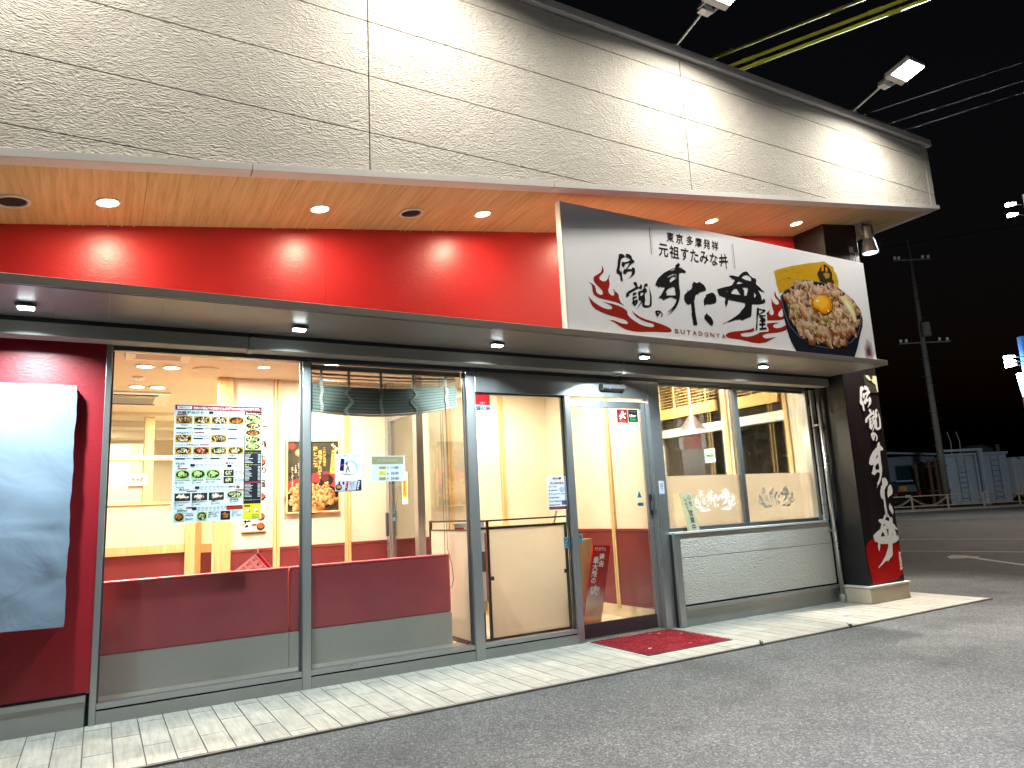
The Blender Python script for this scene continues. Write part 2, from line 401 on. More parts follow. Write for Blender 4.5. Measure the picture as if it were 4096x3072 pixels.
MAT['alu'] = M('brushed grey aluminium', (.46, .47, .47), .32, .8, .04, 1.0, stretch=(6, 6, .3))
MAT['alu_dark'] = M('dark bronze aluminium', (.10, .105, .11), .38, .5, .08, 2.0)
MAT['alu_mid'] = M('mid grey metal', (.36, .36, .34), .36, .6, .10, 2.0)
MAT['steel'] = M('stainless steel', (.42, .42, .41), .30, .75, .06, 2.0)
MAT['canopy'] = M('taupe canopy metal', (.235, .205, .175), .42, .15, .07, 1.5)
MAT['gutter'] = M('warm grey gutter', (.28, .265, .235), .6, .1, .06, 1.5)
MAT['trim'] = M('white trim', (.62, .60, .57), .45, 0, .05, 2.0)
MAT['coping'] = M('silver coping', (.72, .70, .67), .42, .1, .05, 1.5)
MAT['black'] = M('black plastic', (.012, .012, .013), .45, 0, .2, 5)
MAT['gap'] = M('black rubber gap', (.008, .008, .008), .8, 0, .1, 5)
MAT['white'] = M('white plastic', (.75, .74, .71), .4, 0, .04, 4)
MAT['cream'] = M('cream wallpaper', (.74, .66, .50), .7, 0, .035, 1.5, .05, 400)
MAT['ceiling'] = M('ivory ceiling', (.70, .62, .50), .75, 0, .04, 1.2)
MAT['wainscot'] = M('maroon wainscot', (.17, .020, .020), .5, 0, .10, 2.5)
MAT['wainscot_cap'] = M('red rail', (.24, .022, .020), .42, 0, .08, 3)
MAT['sofa'] = M('red vinyl', (.78, .125, .155), .42, 0, .08, 3.0, .10, 220)
MAT['sofa_base'] = M('pale grey laminate', (.88, .86, .80), .45, 0, .05, 1.2)
MAT['beige_base'] = M('beige base board', (.62, .50, .32), .5, 0, .10, 2)
MAT['floor_in'] = M('cream floor tile', (.60, .52, .40), .35, 0, .08, 2)
MAT['brown_metal'] = M('brown metal rail', (.085, .045, .038), .4, .3, .1, 4)
MAT['cord'] = M('tan cord', (.20, .16, .09), .7)
MAT['blind_grey'] = M('green grey blind slat', (.33, .37, .32), .5, 0, .06, 5)
MAT['blind_gap_shade'] = M('shaded green grey blind slat', (.16, .19, .165), .5, 0, .06, 5)  # darker tone stands in for the shade in the gaps between slats
MAT['blind_yellow'] = wood_mat('yellow wood slat', (.60, .36, .09), (.70, .45, .14), (.78, .54, .20), .45, (8, 8, 60))
MAT['tape'] = M('pale ladder tape', (.62, .60, .54), .8)
MAT['tape_yellow'] = M('yellow ladder tape', (.72, .55, .24), .8)
MAT['concrete'] = M('beige concrete plinth', (.46, .40, .30), .7, 0, .12, 3, .1, 90)
MAT['grout'] = M('grey grout', (.10, .095, .085), .9)
MAT['pole'] = M('concrete pole', (.15, .13, .105), .85, 0, .15, 2, .1, 30)
MAT['rust'] = M('rust brown steel', (.13, .07, .035), .7, .2, .3, 1.5)
MAT['bluewhite'] = M('pale blue white container', (.58, .64, .70), .5, 0, .10, .8)
MAT['tank'] = M('weathered green tank', (.17, .18, .13), .65, .1, .3, .7)
MAT['slate'] = M('slate blue siding', (.17, .19, .24), .6, 0, .1, .6)
MAT['roof_far'] = M('grey metal roof', (.30, .33, .38), .5, .2, .1, .6)
MAT['cable_yellow'] = M('yellow cable cover', (.72, .70, .12), .5, 0, .15, 2)
MAT['cable_dark'] = M('dark blue cable', (.02, .024, .045), .9, spec=.05)
MAT['tail'] = M('red tail lamp', (.35, .02, .015), .2)
MAT['orange_plate'] = M('orange sticker', (.55, .20, .03), .5)
MAT['tyre'] = M('tyre rubber', (.02, .02, .02), .85)
MAT['carpaint'] = M('black car paint', (.012, .013, .015), .18, 0, .1, 2, spec=.8)
MAT['guard'] = M('beige guard rail paint', (.36, .29, .20), .5, 0, .12, 3)
MAT['dark_soil'] = M('dark verge', (.035, .030, .025), .9, 0, .3, 1)
MAT['kerb'] = M('worn concrete kerb', (.24, .21, .18), .85, 0, .15, 2)
MAT['plaque'] = wood_mat('weathered plaque wood', (.36, .34, .20), (.46, .44, .29), (.54, .52, .36), .7, (30, 30, 4))
MAT['plaque_edge'] = M('pale cut wood edge', (.66, .58, .28), .7)

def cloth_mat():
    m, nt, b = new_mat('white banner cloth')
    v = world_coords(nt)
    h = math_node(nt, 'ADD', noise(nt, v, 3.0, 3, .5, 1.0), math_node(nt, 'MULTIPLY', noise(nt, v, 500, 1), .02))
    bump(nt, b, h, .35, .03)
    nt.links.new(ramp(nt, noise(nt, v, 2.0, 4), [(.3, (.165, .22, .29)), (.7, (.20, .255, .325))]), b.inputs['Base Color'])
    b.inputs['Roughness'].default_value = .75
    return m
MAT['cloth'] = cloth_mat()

def asphalt_mat():
    m, nt, b = new_mat('asphalt')
    v = world_coords(nt)
    vor = nt.nodes.new('ShaderNodeTexVoronoi'); vor.inputs['Scale'].default_value = 95
    nt.links.new(v, vor.inputs['Vector'])
    sp = noise(nt, v, 210, 2, .6)
    patch = noise(nt, v, .55, 5, .6)
    patch2 = noise(nt, v, 2.6, 4, .6)
    bw = nt.nodes.new('ShaderNodeRGBToBW'); nt.links.new(vor.outputs['Color'], bw.inputs[0])
    k = math_node(nt, 'ADD', math_node(nt, 'MULTIPLY', bw.outputs[0], .45), math_node(nt, 'MULTIPLY', sp, .55))
    stone = ramp(nt, k, [(.30, (.030, .031, .033)), (.52, (.085, .086, .088)), (.66, (.155, .154, .150)), (.80, (.36, .35, .33))])
    tone = ramp(nt, math_node(nt, 'ADD', math_node(nt, 'MULTIPLY', patch, .6), math_node(nt, 'MULTIPLY', patch2, .4)), [(.34, (.50, .50, .52)), (.47, (.82, .82, .83)), (.58, (1.0, 1.0, 1.0)), (.70, (1.22, 1.22, 1.20))])
    mx = nt.nodes.new('ShaderNodeMixRGB'); mx.blend_type = 'MULTIPLY'; mx.inputs[0].default_value = 1
    nt.links.new(stone, mx.inputs[1]); nt.links.new(tone, mx.inputs[2])
    stain = nt.nodes.new('ShaderNodeTexVoronoi'); stain.inputs['Scale'].default_value = .75
    wob = nt.nodes.new('ShaderNodeMixRGB'); wob.blend_type = 'ADD'; wob.inputs[0].default_value = .35
    nz = nt.nodes.new('ShaderNodeTexNoise'); nz.inputs['Scale'].default_value = 3.5; nt.links.new(v, nz.inputs['Vector'])
    nt.links.new(v, wob.inputs[1]); nt.links.new(nz.outputs['Color'], wob.inputs[2]); nt.links.new(wob.outputs[0], stain.inputs['Vector'])
    sm = ramp(nt, stain.outputs['Distance'], [(.06, (.62, .61, .60)), (.16, (.80, .80, .80)), (.30, (1, 1, 1))])
    m3 = nt.nodes.new('ShaderNodeMixRGB'); m3.blend_type = 'MULTIPLY'; m3.inputs[0].default_value = .75
    nt.links.new(mx.outputs[0], m3.inputs[1]); nt.links.new(sm, m3.inputs[2])
    nt.links.new(m3.outputs[0], b.inputs['Base Color'])
    bump(nt, b, math_node(nt, 'SUBTRACT', sp, math_node(nt, 'MULTIPLY', vor.outputs['Distance'], .8)), .75, .008)
    b.inputs['Roughness'].default_value = .72
    return m
MAT['asphalt'] = asphalt_mat()

def plank_mat(name, k):
    m, nt, b = new_mat(name)
    v = world_coords(nt, (34, 3.2, 10))
    n = noise(nt, v, 1.0, 5, .65, .5)
    st = noise(nt, world_coords(nt), 5.0, 5, .65)
    c = ramp(nt, n, [(.30, (.28 * k, .255 * k, .215 * k)), (.50, (.385 * k, .355 * k, .305 * k)), (.72, (.47 * k, .44 * k, .39 * k))])
    d = ramp(nt, st, [(.30, (.80, .79, .77)), (.55, (1, 1, 1)), (.80, (1.04, 1.03, 1.02))])
    mx = nt.nodes.new('ShaderNodeMixRGB'); mx.blend_type = 'MULTIPLY'; mx.inputs[0].default_value = 1
    nt.links.new(c, mx.inputs[1]); nt.links.new(d, mx.inputs[2])
    nt.links.new(mx.outputs[0], b.inputs['Base Color'])
    bump(nt, b, n, .15, .003)
    b.inputs['Roughness'].default_value = .48
    return m
PLANKS = [plank_mat('plank tile %d' % i, k) for i, k in enumerate((.94, 1.0, 1.06))]

def carpet_mat():
    m, nt, b = new_mat('red mat pile')
    v = world_coords(nt)
    n = noise(nt, v, 130, 3, .7); p = noise(nt, v, 6, 4)
    k = math_node(nt, 'ADD', math_node(nt, 'MULTIPLY', n, .7), math_node(nt, 'MULTIPLY', p, .3))
    nt.links.new(ramp(nt, k, [(.32, (.10, .006, .010)), (.50, (.30, .022, .030)), (.68, (.52, .075, .075))]), b.inputs['Base Color'])
    bump(nt, b, n, 1.0, .02)
    b.inputs['Roughness'].default_value = .95; b.inputs['Specular IOR Level'].default_value = .1
    return m
MAT['carpet'] = carpet_mat()

def glass_mat(name, tint, refl=1.0, dirt=0.0):
    m = bpy.data.materials.new(name); m.use_nodes = True; nt = m.node_tree
    nt.nodes.remove(nt.nodes['Principled BSDF'])
    out = nt.nodes['Material Output']
    tr = nt.nodes.new('ShaderNodeBsdfTransparent'); tr.inputs[0].default_value = (*tint, 1)
    gl = nt.nodes.new('ShaderNodeBsdfGlossy'); gl.inputs['Roughness'].default_value = .02
    fr = nt.nodes.new('ShaderNodeFresnel'); fr.inputs[0].default_value = 1.5
    mx = nt.nodes.new('ShaderNodeMixShader')
    nt.links.new(math_node(nt, 'MULTIPLY', fr.outputs[0], refl), mx.inputs[0])
    nt.links.new(tr.outputs[0], mx.inputs[1]); nt.links.new(gl.outputs[0], mx.inputs[2])
    if dirt:
        df = nt.nodes.new('ShaderNodeBsdfDiffuse'); df.inputs[0].default_value = (.8, .78, .72, 1)
        m2 = nt.nodes.new('ShaderNodeMixShader')
        v = world_coords(nt)
        k = ramp(nt, noise(nt, v, 30, 6, .75), [(.55, (0, 0, 0)), (.80, (dirt,) * 3)])
        nt.links.new(k, m2.inputs[0]); nt.links.new(mx.outputs[0], m2.inputs[1]); nt.links.new(df.outputs[0], m2.inputs[2])
        nt.links.new(m2.outputs[0], out.inputs[0])
    else:
        nt.links.new(mx.outputs[0], out.inputs[0])
    return m
MAT['glass'] = glass_mat('window glass', (.97, .985, .975), .8, .05)
MAT['glass_in'] = glass_mat('partition glass', (.98, .98, .96), .7)

def frost_mat(name, col, fac):
    m = bpy.data.materials.new(name); m.use_nodes = True; nt = m.node_tree
    nt.nodes.remove(nt.nodes['Principled BSDF'])
    out = nt.nodes['Material Output']
    t = nt.nodes.new('ShaderNodeBsdfTranslucent'); t.inputs[0].default_value = (*col, 1)
    d = nt.nodes.new('ShaderNodeBsdfDiffuse'); d.inputs[0].default_value = (*col, 1)
    mx = nt.nodes.new('ShaderNodeMixShader')
    nt.links.new(ramp(nt, noise(nt, world_coords(nt), 3.0, 5), [(.3, (fac - .06,) * 3), (.7, (fac + .06,) * 3)]), mx.inputs[0])
    nt.links.new(t.outputs[0], mx.inputs[1]); nt.links.new(d.outputs[0], mx.inputs[2])
    nt.links.new(mx.outputs[0], out.inputs[0])
    return m
MAT['frost'] = frost_mat('frosted film', (.96, .93, .88), .14)
MAT['frost_in'] = frost_mat('frosted partition', (.95, .90, .82), .2)

def print_mat():
    m, nt, b = new_mat('printed ink')
    a = nt.nodes.new('ShaderNodeAttribute'); a.attribute_name = 'Col'
    n = ramp(nt, noise(nt, world_coords(nt), 14, 4), [(.3, (.95, .95, .95)), (.7, (1.03, 1.03, 1.03))])
    mx = nt.nodes.new('ShaderNodeMixRGB'); mx.blend_type = 'MULTIPLY'; mx.inputs[0].default_value = 1
    nt.links.new(a.outputs['Color'], mx.inputs[1]); nt.links.new(n, mx.inputs[2])
    nt.links.new(mx.outputs[0], b.inputs['Base Color'])
    b.inputs['Roughness'].default_value = .6; b.inputs['Specular IOR Level'].default_value = .06
    return m
MAT['ink'] = print_mat()
MAT['sign_white'] = M('white sign face', (.86, .87, .91), .42, 0, .02, 1.0)
MAT['column_wrap'] = wood_mat('dark wood print wrap', (.004, .003, .004), (.008, .004, .004), (.030, .008, .008), .48, (28, 28, 1.4))
MAT['column_black'] = M('black gloss wrap', (.006, .006, .007), .40, 0, .03, .5)
MAT['road_white'] = M('worn road paint', (.55, .53, .48), .7, 0, .25, 6)
MAT['road_worn_sodium'] = M('faded road paint with sodium tint', (.20, .17, .13), .8, 0, .4, 4)  # brown tint on the faded paint stands in for sodium street light

def lamp_glass(name, col, s):
    return emis(name, col, s)
MAT['e_down'] = emis('warm downlight', (1.0, .83, .58), 26)
MAT['e_led'] = emis('cool white led', (.82, .97, 1.0), 30)
MAT['e_flood'] = emis('white flood led', (1.0, .97, .92), 45)
MAT['e_room'] = emis('room downlight', (1.0, .86, .62), 20)
MAT['e_spot'] = emis('spot lens', (1.0, .98, .94), 25)
MAT['e_pylon'] = emis('blue white lamp', (.75, .88, 1.0), 40)
MAT['e_pylon_panel'] = emis('lit pale panel', (.62, .74, .95), .9)
MAT['e_blue'] = emis('lit blue panel', (.03, .10, .30), .8)

def area_light(name, loc, direction, power, col, sx, sy=None, spread=180, parent=None):
    d = bpy.data.lights.new(name, 'AREA')
    d.shape = 'RECTANGLE' if sy else 'DISK'
    d.size = sx
    if sy: d.size_y = sy
    d.energy = power; d.color = col; d.spread = math.radians(spread)
    o = bpy.data.objects.new(name, d); COL.objects.link(o)
    direction = Vector(direction)
    if parent is not None: direction = XF[parent.name].to_3x3().inverted() @ direction
    q = direction.to_track_quat('-Z', 'Y')
    if parent is not None:
        M_ = XF[parent.name]
        o.parent = parent
        o.location = M_.inverted() @ Vector(loc)
    else:
        o.location = loc
    o.rotation_euler = q.to_euler()
    return o
# ------------------------------------------------------------------ ground
def soff_z(x):
    return 3.43 + 0.1435 * x
YF = -1.05          # face of the upper wall
XE = 9.03           # its right-hand end

g = MB().add([(-60, -60, 0), (220, -60, 0), (220, 200, 0), (-60, 200, 0)], [(0, 1, 2, 3)]).build('ground', MAT['asphalt'])
setp(g, kind='structure')
g.location.z = -0.012

terrace = thing('tiled_terrace', 'pale wood-look plank tile terrace in front of the shopfront', 'terrace', (4.0, -.5, 0), kind='structure')
MB().box(-4.5, 8.72, -1.105, .05, -.011, -.003).build('grout_bed', MAT['grout'], terrace)
tile_src = {}
xcol = -4.432; k = 0
while xcol < 8.66:
    w = .152
    joints = [-1.100, -.70 if k % 2 else -.36, .04]
    if k % 2: joints = [-1.100, -.72, -.12, .04]
    else: joints = [-1.100, -.995, -.42, .04] if k % 4 == 0 else [-1.100, -.42, .04]
    for a, b in zip(joints[:-1], joints[1:]):
        key = (round(b - a, 3))
        x1 = min(xcol + w, 8.715)
        dz = rnd.uniform(-.0006, .0006)
        if key not in tile_src or x1 < xcol + w - 1e-6:
            o = MB().box(xcol + .0035, x1 - .0035, a + .0035, b - .0035, -.004, .0015).build('tile', rnd.choice(PLANKS), terrace, bevel=.0015, seg=1)
            if x1 >= xcol + w - 1e-6: tile_src[key] = o
        else:
            share(tile_src[key], 'tile', (xcol + w / 2, (a + b) / 2, -.004 + dz), terrace, rnd.choice(PLANKS))
    xcol += w; k += 1
MB().box(-4.5, 8.735, -1.122, -1.106, -.02, .001).build('edge_strip', MAT['kerb'], terrace)

# ------------------------------------------------------------------ upper stucco wall
fw = thing('upper_wall', 'tall textured beige stucco siding wall above the entrance', 'wall', (4, YF, 3.4))
zl = [2.6, 3.09, 3.545, 4.0, 4.455, 4.905, 5.36, 5.55]
xl = [-4.5, -1.63, 1.59, 4.78, 8.0, XE - .11, XE]
for i in range(len(xl) - 1):
    for j in range(len(zl) - 1):
        x0, x1 = xl[i] + .004, xl[i + 1] - .004
        z0, z1 = zl[j] + .0025, zl[j + 1] - .0025
        pts = []
        b0, b1 = soff_z(x0) + .045, soff_z(x1) + .045
        if z1 <= b0 and z1 <= b1: continue
        if z1 < b1:        # cut corner
            xc = (z1 - 3.475) / .1435
            lo = [(x0, max(z0, b0))]
            if z0 > b0: lo.append(((z0 - 3.475) / .1435, z0))
            pts = lo + [(xc, z1), (x0, z1)]
        else:
            pts = [(x0, max(z0, b0))]
            if b0 < z0 < b1: pts.append(((z0 - 3.475) / .1435, z0))
            pts += [(x1, max(z0, b1)), (x1, z1), (x0, z1)]
        MB().prism([(x, YF, z) for x, z in pts], (0, .018, 0)).build('siding_panel', MAT['stucco'], fw, bevel=.003, seg=1)
MB().prism([(-4.5, YF + .019, soff_z(-4.5) + .04), (XE - .003, YF + .019, soff_z(XE) + .04), (XE - .003, YF + .019, 5.55), (-4.5, YF + .019, 5.55)], (0, .03, 0)).build('backing_board', MAT['gap'], fw)
MB().box(XE - .02, XE - .001, YF + .05, 5.0, soff_z(XE) + .03, 5.55).build('side_panel', MAT['stucco'], fw)
MB().box(-4.5, XE - .03, YF + .06, 5.0, 5.40, 5.50).build('roof_deck', MAT['alu_dark'], fw)
MB().box(-4.5, XE + .03, YF - .045, YF + .16, 5.565, 5.645).build('coping', MAT['coping'], fw, bevel=.004)
MB().box(XE - .13, XE + .03, YF + .161, 5.0, 5.565, 5.645).build('coping', MAT['coping'], fw, bevel=.004)
# bottom trim in lengths with open joints
tj = [-4.5, -1.65, .78, 3.18, 5.62, 8.03, XE + .035]
for a, b in zip(tj[:-1], tj[1:]):
    a += .002; b -= .002
    za, zb = soff_z(a) - .012, soff_z(b) - .012
    m = MB()
    m.hexa([(a, YF - .02, za), (b, YF - .02, zb), (b, YF + .095, zb), (a, YF + .095, za)],
           [(a, YF - .02, za + .05), (b, YF - .02, zb + .05), (b, YF + .095, zb + .02), (a, YF + .095, za + .02)])
    m.build('bottom_trim', MAT['trim'], fw, bevel=.002, seg=1)
za = soff_z(XE) - .012
MB().box(XE - .04, XE + .035, YF + .096, 4.0, za, za + .05).build('bottom_trim', MAT['trim'], fw)

# ------------------------------------------------------------------ soffit
sf = thing('wood_soffit', 'sloping orange wood-grain soffit under the stucco wall', 'soffit', (4, -.5, 4.0))
xs = [-4.52 + .94 * i for i in range(15)]
xs = [x for x in xs if x < XE - .05] + [XE - .045]
for a, b in zip(xs[:-1], xs[1:]):
    a += .0015; b -= .0015
    y1 = .35 if a < 7.5 else 4.0
    MB().hexa([(a, YF + .097, soff_z(a)), (b, YF + .097, soff_z(b)), (b, y1, soff_z(b)), (a, y1, soff_z(a))],
              [(a, YF + .097, soff_z(a) + .012), (b, YF + .097, soff_z(b) + .012), (b, y1, soff_z(b) + .012), (a, y1, soff_z(a) + .012)]).build('soffit_panel', MAT['soffit'], sf)
MB().hexa([(-4.5, YF + .1, soff_z(-4.5) + .013), (XE - .05, YF + .1, soff_z(XE) + .013), (XE - .05, 4, soff_z(XE) + .013), (-4.5, 4, soff_z(-4.5) + .013)],
          [(-4.5, YF + .1, soff_z(-4.5) + .03), (XE - .05, YF + .1, soff_z(XE) + .03), (XE - .05, 4, soff_z(XE) + .03), (-4.5, 4, soff_z(-4.5) + .03)]).build('soffit_backing', MAT['gap'], sf)

sl = math.atan(.1435)
def soffit_downlight(x, label):
    z = soff_z(x); y = -.432
    t = thing('soffit_downlight', label, 'downlight', (x, y, z), group='round downlights in the wood soffit')
    def tilt(m):
        for i, p in enumerate(m.v):
            m.v[i] = Vector((p.x * math.cos(sl) - p.z * math.sin(sl), p.y, p.x * math.sin(sl) + p.z * math.cos(sl)))
        return m
    tilt(MB().lathe([(.064, -.001), (.079, -.003), (.080, -.009), (.066, -.010), (.064, -.001)], (0, 0, 0), 28)).build('trim_ring', MAT['white'], t, local=True, smooth=False)
    tilt(MB().lathe([(.0, -.016), (.03, -.0145), (.052, -.010), (.0635, -.002)], (0, 0, 0), 28)).build('lens', MAT['e_down'], t, local=True, smooth=True)
    area_light('downlight_lamp', (x, y, z - .03), (math.sin(sl), 0, -1), DOWN_POWER, DOWN_COL, .12, parent=t)
dl_x = [-.04, 1.39, 2.83, 4.26, 5.67, 7.09]
names = ['round warm downlight in the soffit beside the round vent at the wall end', 'warm soffit downlight above the red wall, between the two round vents', 'warm soffit downlight beside the large sign, past the round vent',
         'warm soffit downlight hidden behind the top of the large sign', 'warm soffit downlight just above the sloping top edge of the large sign', 'warm soffit downlight next to the black column and spotlight']
for x, n in zip(dl_x, names): soffit_downlight(x, n)

def soffit_vent(x, label):
    z = soff_z(x); y = -.41
    t = thing('soffit_vent', label, 'vent', (x, y, z), group='round vents in the wood soffit')
    def tilt(m):
        for i, p in enumerate(m.v):
            m.v[i] = Vector((p.x * math.cos(sl) - p.z * math.sin(sl), p.y, p.x * math.sin(sl) + p.z * math.cos(sl)))
        return m
    tilt(MB().lathe([(.080, -.001), (.105, -.002), (.102, -.014), (.086, -.016), (.080, -.001)], (0, 0, 0), 28)).build('rim', MAT['trim'], t, local=True)
    tilt(MB().lathe([(.0, -.002), (.08, -.002)], (0, 0, 0), 24)).build('opening', MAT['gap'], t, local=True)
    for i in range(-5, 6):
        yy = i * .0135; hw = math.sqrt(max(.079 ** 2 - yy ** 2, .0001))
        tilt(MB().box(-hw, hw, yy - .0015, yy + .0015, -.012, -.003)).build('grille_bar', MAT['alu_dark'], t, local=True)
soffit_vent(-.57, 'round grille vent in the soffit at the very end of the wall')
soffit_vent(2.16, 'round vent with dark grille in the middle of the soffit')

# spotlight that lights the column
sp = thing('column_spotlight', 'grey bell-shaped spotlight hanging from the soffit over the black column', 'spotlight', (8.30, -.52, 4.30))
zs = soff_z(8.30)
MB().cyl((8.26, -.50, zs - .02), (8.26, -.50, zs - .001), .075, .075, 20).build('mount_plate', MAT['alu_mid'], sp)
MB().cyl((8.24, -.50, zs - .13), (8.24, -.50, zs - .019), .016, .016, 10).build('arm', MAT['alu_mid'], sp)
MB().box(8.235, 8.275, -.52, -.49, zs - .16, zs - .10).build('knuckle', MAT['alu_mid'], sp, bevel=.006)
h = MB().lathe([(.0, 0), (.058, 0), (.066, -.03), (.066, -.17), (.060, -.175), (.060, -.185), (.072, -.20), (.082, -.27), (.098, -.36), (.098, -.372), (.086, -.372), (.080, -.355)], (8.33, -.53, zs - .04), 28)
h.build('housing', MAT['alu_mid'], sp, smooth=True)
MB().lathe([(.0, 0), (.085, 0)], (8.33, -.53, zs - .04 - .362), 24).build('lens', MAT['e_spot'], sp)
def spot_light(name, loc, direction, power, col, angle, blend, parent):
    d = bpy.data.lights.new(name, 'SPOT'); d.energy = power; d.color = col; d.spot_size = math.radians(angle); d.spot_blend = blend; d.shadow_soft_size = .05
    o = bpy.data.objects.new(name, d); COL.objects.link(o)
    o.parent = parent; o.location = XF[parent.name].inverted() @ Vector(loc)
    o.rotation_euler = Vector(direction).to_track_quat('-Z', 'Y').to_euler()
spot_light('spotlight_lamp', (8.33, -.56, zs - .43), (-.05, .035, -1), SPOT_POWER, (1, .95, .86), 78, .6, sp)

# ------------------------------------------------------------------ floodlights on the parapet
def floodlight(x, label):
    t = thing('floodlight', label, 'floodlight', (x, -1.09, 5.63), group='floodlights on arms along the parapet')
    MB().box(-.05, .05, -.02, .10, .016, .03).build('base_plate', MAT['steel'], t, local=True)
    MB().cyl((0, .0, .02), (0, -.40, .135), .013, .013, 10).build('arm', MAT['steel'], t, local=True)
    MB().hexa([(-.07, -.36, .10), (.07, -.36, .10), (.07, -.44, .10), (-.07, -.44, .10)], [(-.05, -.37, .155), (.05, -.37, .155), (.05, -.45, .165), (-.05, -.45, .165)]).build('junction_box', MAT['steel'], t, local=True, bevel=.006)
    for s in (-1, 1):
        MB().box(s * .085 - .004, s * .085 + .004, -.58, -.40, .115, .145).build('bracket', MAT['steel'], t, local=True)
    MB().box(-.088, .088, -.415, -.385, .120, .138).build('bracket_bar', MAT['steel'], t, local=True)
    th = math.radians(12)
    def tl(m):
        for i, p in enumerate(m.v):
            yy, zz = p.y + .64, p.z - .13
            m.v[i] = Vector((p.x, -.64 + yy * math.cos(th) + zz * math.sin(th), .13 - yy * math.sin(th) + zz * math.cos(th)))
        return m
    tl(MB().box(-.15, .15, -.80, -.50, .125, .165)).build('housing', MAT['white'], t, local=True, bevel=.008)
    for i in range(7):
        tl(MB().box(-.13 + i * .042, -.126 + i * .042, -.79, -.51, .166, .195)).build('cooling_fin', MAT['white'], t, local=True)
    tl(MB().box(-.135, .135, -.785, -.575, .1185, .1245)).build('lens', MAT['e_flood'], t, local=True)
    tl(MB().box(-.145, .145, -.572, -.505, .1195, .1248)).build('driver_cover', MAT['trim'], t, local=True)
    # the luminaire throws a soft wash straight down and its main beam out over the lot
    for tilt_deg, power, spread, lc in ((8, FLOOD_POWER, 165, FLOOD_COL), (50, LOT_POWER, 120, (.96, .97, 1.0))):
        c = math.radians(tilt_deg)
        area_light('floodlight_lamp', (x, -1.09 - .68, 5.63 + .09), (0, -math.sin(c), -math.cos(c)), power, lc, .27, .21, spread=spread, parent=t)
for x, n in ((-.80, 'floodlight on a short arm over the far end of the stucco wall'), (1.96, 'floodlight on a short arm above the middle of the stucco wall'), (4.72, 'lit floodlight on a parapet arm beside the yellow cables'), (7.48, 'lit floodlight on a parapet arm near the end of the stucco wall')):
    floodlight(x, n)

# ------------------------------------------------------------------ red upper wall
rw = thing('red_upper_wall', 'glossy bright red wall band between wood soffit and grey canopy', 'wall', (3, .0, 2.66))
for a, b in ((-4.5, -1.65), (-1.65, 1.55), (1.55, 4.75), (4.75, 7.62)):
    MB().prism([(a + .0007, 0, 2.68), (b - .0007, 0, 2.68), (b - .0007, 0, soff_z(b) - .002), (a + .0007, 0, soff_z(a) - .002)], (0, .06, 0)).build('wall_sheet', MAT['red_wall'], rw)
# beads of sealant along the top joint
bead = None
for i in range(26):
    x = rnd.uniform(-.3, 7.5)
    if bead is None: bead = MB().lathe([(.0, -.006), (.004, -.004), (.005, 0), (.003, .004), (0, .005)], (x, -.003, soff_z(x) - .006), 6).build('sealant_bead', MAT['trim'], rw)
    else: share(bead, 'sealant_bead', (x, -.003, soff_z(x) - .012), rw)

# ------------------------------------------------------------------ canopy
cp = thing('entrance_canopy', 'long flat taupe metal canopy running over windows and door', 'canopy', (3, -.6, 2.64))
MB().box(-4.5, 7.585, -.985, -.001, 2.642, 2.672).build('roof_sheet', MAT['coping'], cp)
xj = -4.5
while xj < 7.56:
    MB().box(xj + .0006, min(xj + .30, 7.575) - .0006, -.965, -.27, 2.630, 2.6415).build('underside_panel', MAT['canopy'], cp)
    xj += .30
MB().box(-4.5, 7.59, -1.005, -.986, 2.628, 2.682).build('front_edge', MAT['canopy'], cp, bevel=.003)
MB().box(7.5855, 7.60, -.985, -.02, 2.628, 2.682).build('end_edge', MAT['canopy'], cp)
MB().box(-4.5, 7.58, -.268, -.262, 2.60, 2.6298).build('shadow_gap', MAT['gap'], cp)
MB().box(-4.5, 7.56, -.26, -.12, 2.510, 2.632).build('gutter_beam', MAT['gutter'], cp, bevel=.006)
for x in (-1.05, .93, 4.42):
    MB().box(x - .022, x + .022, -.268, -.118, 2.503, 2.634).build('joint_sleeve', MAT['gutter'], cp, bevel=.004)
MB().box(-4.5, 7.58, -.118, -.001, 2.615, 2.628).build('rear_panel', MAT['alu_dark'], cp)

def canopy_light(x, label):
    t = thing('canopy_light', label, 'light', (x, -.585, 2.60), group='small square led lights under the canopy')
    MB().box(-.03, .03, -.03, .03, .018, .0285).build('bracket', MAT['alu_dark'], t, local=True)
    MB().box(-.056, .056, -.034, .034, .004, .0175).build('housing', MAT['alu_dark'], t, local=True, bevel=.003)
    MB().box(-.042, .042, -.026, .026, -.008, .0035).build('lens', MAT['e_led'], t, local=True, bevel=.004)
    area_light('canopy_lamp', (x, -.585, 2.583), (0, .32, -1), LED_POWER, LED_COL, .09, .07, spread=124, parent=t)
for x, n in ((-.44, 'square led light under the canopy above the white cloth banner'), (1.20, 'square led canopy light above the menu poster window'), (2.83, 'square led canopy light above the post beside the rolled blind'),
             (4.42, 'square led canopy light above the sliding door sensor'), (6.05, 'square led canopy light above the window with the pendant lamp')):
    canopy_light(x, n)

